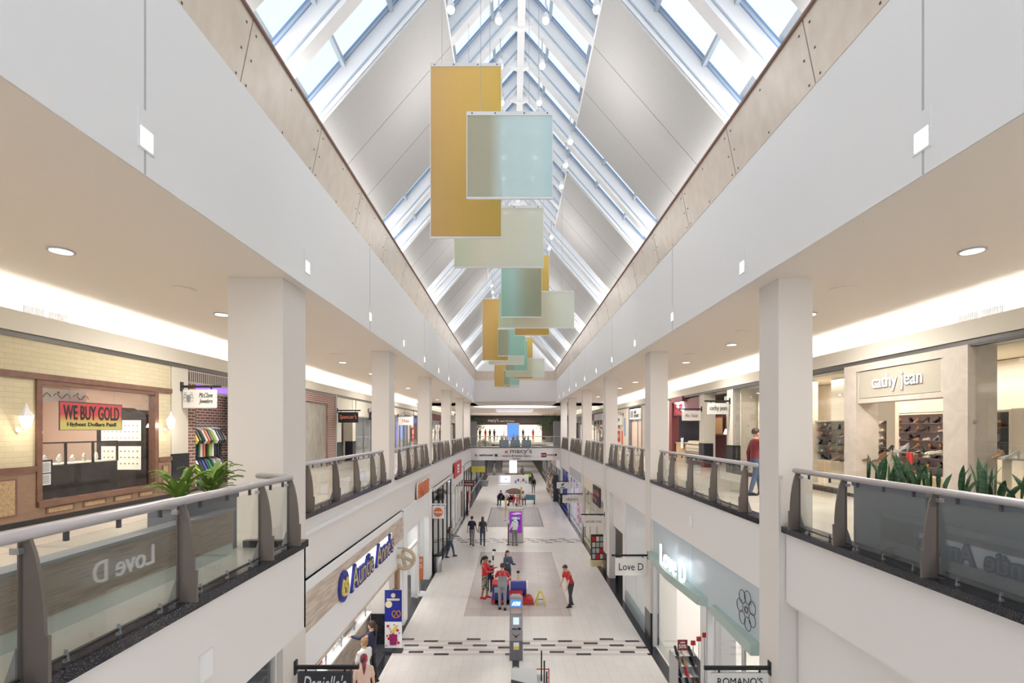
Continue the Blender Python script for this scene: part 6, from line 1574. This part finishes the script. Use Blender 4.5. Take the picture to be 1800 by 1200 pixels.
    if overall is not None:
        ov = MB(); trunk(ov, .030, .86, 1.26); ov2 = MB()
        rm(part(ov, 'overall_bib', overall, t), vox*1.2)
        for sx in (-1, 1):
            for yy in (-.13, .13): ov2.tube([up(V(sx*.03 if yy > 0 else sx*.09, yy, 1.2 + dz)), up(V(sx*.09, yy*.98, 1.34 + dz)), up(V(sx*.09, 0, 1.445 + dz))], .018*s, 6)
        part(ov2, 'overall_straps', overall, t)
    # eyes and mouth
    ey = MB()
    for sx in (-1, 1): ey.ball(hd(sx*.03, -.088, .112), .010*s, 6)
    part(ey, 'eyes', BLACK, t); part(MB().tube([hd(-.022, -.088, .045), hd(.022, -.088, .045)], .005*s, 5), 'mouth', DRED, t)
    # hair
    hm = MB(); n = 12; vs, fs = [], []
    lo = {'short': .09, 'bun': .07, 'long': .03, 'pony': .07, 'bald': .14}[hairstyle]
    rows = [(lo, 1.06), (.13, 1.10), (.17, 1.12), (.205, 1.15), (.232, .8), (.246, .2)]
    for (z, k) in rows:
        a, b_ = .077*k, .098*k
        if z >= .205: a, b_ = .077*k*.85, .098*k*.85
        for q in range(n):
            an = 2*PI*q/n; y = b_*math.sin(an) + .012; zz = z
            if math.sin(an) < -.3 and z < .16: y = max(y, -.05); zz = max(z, .15)
            vs.append(hd(a*math.cos(an), y, zz))
    for i in range(len(rows) - 1):
        for q in range(n): fs.append((i*n+q, i*n+(q+1)%n, (i+1)*n+(q+1)%n, (i+1)*n+q))
    fs += [list(range(n))[::-1], [(len(rows)-1)*n + q for q in range(n)]]
    hm.add(vs, fs)
    if hairstyle == 'long': hm.tube([hd(0, .05, .16), hd(0, .075, .04), hd(0, .085, -.10), hd(0, .08, -.22)], [.075*s, .088*s, .085*s, .04*s], 10)
    if hairstyle == 'pony': hm.tube([hd(0, .09, .17), hd(0, .15, .12), hd(0, .16, -.02), hd(0, .14, -.18)], [.03*s, .045*s, .04*s, .012*s], 8)
    if hairstyle == 'bun': hm.ball(hd(0, .09, .2), .055*s, 8)
    part(hm, 'hair', hair, t, smooth=True)
    if hood:
        hm = MB(); hm.ball(hd(0, .03, .10), .118*s, 12, sz=1.15); hm.tube([hd(0, .03, .02), up(V(0, .02, 1.40 + dz))], [.1*s, .13*s], 10)
        part(hm, 'hood', top, t, smooth=True)
    return t
WT = mat('white_cotton', srgb(232, 232, 234), .8)
GWT = mat('grey_cotton', srgb(140, 142, 150), .8)
OVR = mat('grey_overalls', srgb(150, 152, 158), .85)
person((2.28, 19.2, 0), -60, 'person in a red polo shirt and dark trousers with blue gloves, bending forward', 1.72, SK1, HBR, RED, GRAPH, BLACK, lean=22, arms=((35, 5, 10), (40, 5, 5)), stride=.10, head_tilt=25)
person((-.42, 18.85, 0), 180, 'person seen from behind in grey overalls over a red T-shirt', 1.8, SK1, HBR, RED, OVR, BLACK, arms=((25, 18, 60), (25, 18, 60)), overall=OVR, stride=.02)
person((-1.18, 20.1, 0), 75, 'person in a red jumper and camouflage shorts looking at a phone', 1.75, SK2, HB_, RED, CAMO, RED, 'pony', arms=((30, 5, 70), (30, 5, 80)), shorts=True, sleeve='long', stride=.06, head_tilt=15)
person((-1.02, 21.0, 0), -10, 'child in a dark jacket and white gloves standing by the striped pole', 1.32, SK1, HB_, NAVY, NAVY, BLACK, arms=((20, 8, 60), (20, 8, 60)), sleeve='long', stride=.05)
person((-.25, 21.3, 0), 30, 'person with long brown hair in a denim jacket behind the train', 1.68, SK1, HBR, DENIM, GRAPH, BRN, 'long', arms=((30, 8, 90), (20, 8, 80)), sleeve='long', stride=.04)
person((-2.5, 29.35, 0), 172, 'person in a navy T-shirt walking away beside a companion', 1.75, SK1, HB_, NAVY, GREY, BLACK, arms=((10, 10, 15), (-12, 10, 15)), stride=.10)
person((-1.85, 29.35, 0), 185, 'person with long dark hair and jeans walking away', 1.72, SK2, HBR, GRAPH, DENIM, BLACK, 'long', arms=((8, 8, 20), (-8, 8, 20)), stride=.12)
person((.1, 29.2, 0), -150, 'person in a white hooded top and grey trousers facing the purple poster', 1.78, SK3, HB_, WT, GREY, GREY, arms=((15, 10, 30), (10, 10, 30)), sleeve='long', hood=True, stride=.03)
person((-3.45, 26.6, 0), 105, 'person in a grey top and jeans striding by the dark shop', 1.68, SK1, HBR, GWT, DENIM, BLACK, 'long', arms=((55, 5, 20), (50, 5, 25)), sleeve='long', stride=.22)
for i, (x_, nm, tp, bt, hs, sk) in enumerate(((-1.15, 'seated person in a navy jacket on the black bench', NAVY, GRAPH, 'short', SK2), (-.6, 'seated person in a white top on the black bench', WT, GRAPH, 'short', SK1))):
    person((x_, 45.35, 0), -20 + i*30, nm, 1.72, sk, HB_, tp, bt, BLACK, hs, seat=.42, sleeve='long', arms=((40, 5, 50), (40, 5, 50)))
person((.95, 45.45, 0), 10, 'seated person in a pale top on the teal bench', 1.6, SK2, HB_, WT, DRED, BLACK, 'bun', seat=.42, arms=((40, 5, 50), (40, 5, 50)))
person((.38, 44.1, 0), 20, 'child in a coral dress standing before the benches', 1.05, SK2, HB_, mat('coral', srgb(220, 120, 110), .8), mat('coral', (1, 1, 1)), BLACK, 'bun', stride=.03)
person((2.25, 53.6, 0), 5, 'person in a black coat and grey trousers walking this way far down the hall', 1.78, SK2, HB_, BLACK, GREY, RED, arms=((15, 8, 25), (-15, 8, 20)), sleeve='long', stride=.14, vox=.02)
person((1.3, 70, 0), 180, 'small distant person in grey walking away beyond the lit totem', 1.72, SK1, HBR, GREY, GRAPH, BLACK, sleeve='long', vox=.03)
# pretzel shop customers
person((-3.92, 13.4, 0), -110, 'person with a brown ponytail and navy top pointing at the pretzel counter', 1.7, SK1, HBR, NAVY, BLACK, BLACK, 'pony', arms=((30, 8, 60), (70, 5, 25)), sleeve='long', stride=.05, vox=.012)
person((-3.80, 12.35, 0), -125, 'person with blonde pinned hair and a white top queueing at the pretzel counter', 1.68, SK1, HBL, WT, GRAPH, BLACK, 'bun', arms=((15, 8, 20), (10, 8, 20)), stride=.04, vox=.012)
PKH = noise_mat('pink_streaked_hair', srgb(52, 36, 40), srgb(190, 70, 90), (6, 1, 1), 6, .6)
person((-3.52, 11.4, 0), -160, 'person with pink streaked hair and a pale strap top at the end of the queue', 1.7, SK1, PKH, mat('peach_top', srgb(226, 196, 178), .8), GRAPH, BLACK, 'pony', arms=((10, 8, 20), (5, 8, 15)), stride=.04, vox=.012)
small('handbag', 'black handbag held by the blonde person in the pretzel queue', (-4.15, 12.25, .8), BLACK, lambda m: m.box(-.14, .14, -.06, .06, 0, .24).tube([(-.1, 0, .24), (-.05, 0, .4), (.05, 0, .4), (.1, 0, .24)], .012, 5)) if False else None
# upper gallery walker
person((6.4, 12.75, F2), 95, 'person in a red patterned top and jeans walking on the upper gallery', 1.75, SK1, HBR, DRED, DENIM, BLACK, arms=((15, 8, 20), (-15, 8, 20)), sleeve='long', stride=.18)

# ------------------------------------------------------------------ freeze joined figures
bpy.context.view_layer.update()
dg = bpy.context.evaluated_depsgraph_get()
for o in REMESH:
    me = bpy.data.meshes.new_from_object(o.evaluated_get(dg))
    mt = o.data.materials[0]
    o.modifiers.clear(); o.data = me
    if not me.materials: me.materials.append(mt)
    for p in me.polygons: p.use_smooth = True
# remove the unplaced shoe patterns
for pr, _ in SH:
    for c in kids(pr): bpy.data.objects.remove(c)
    bpy.data.objects.remove(pr)
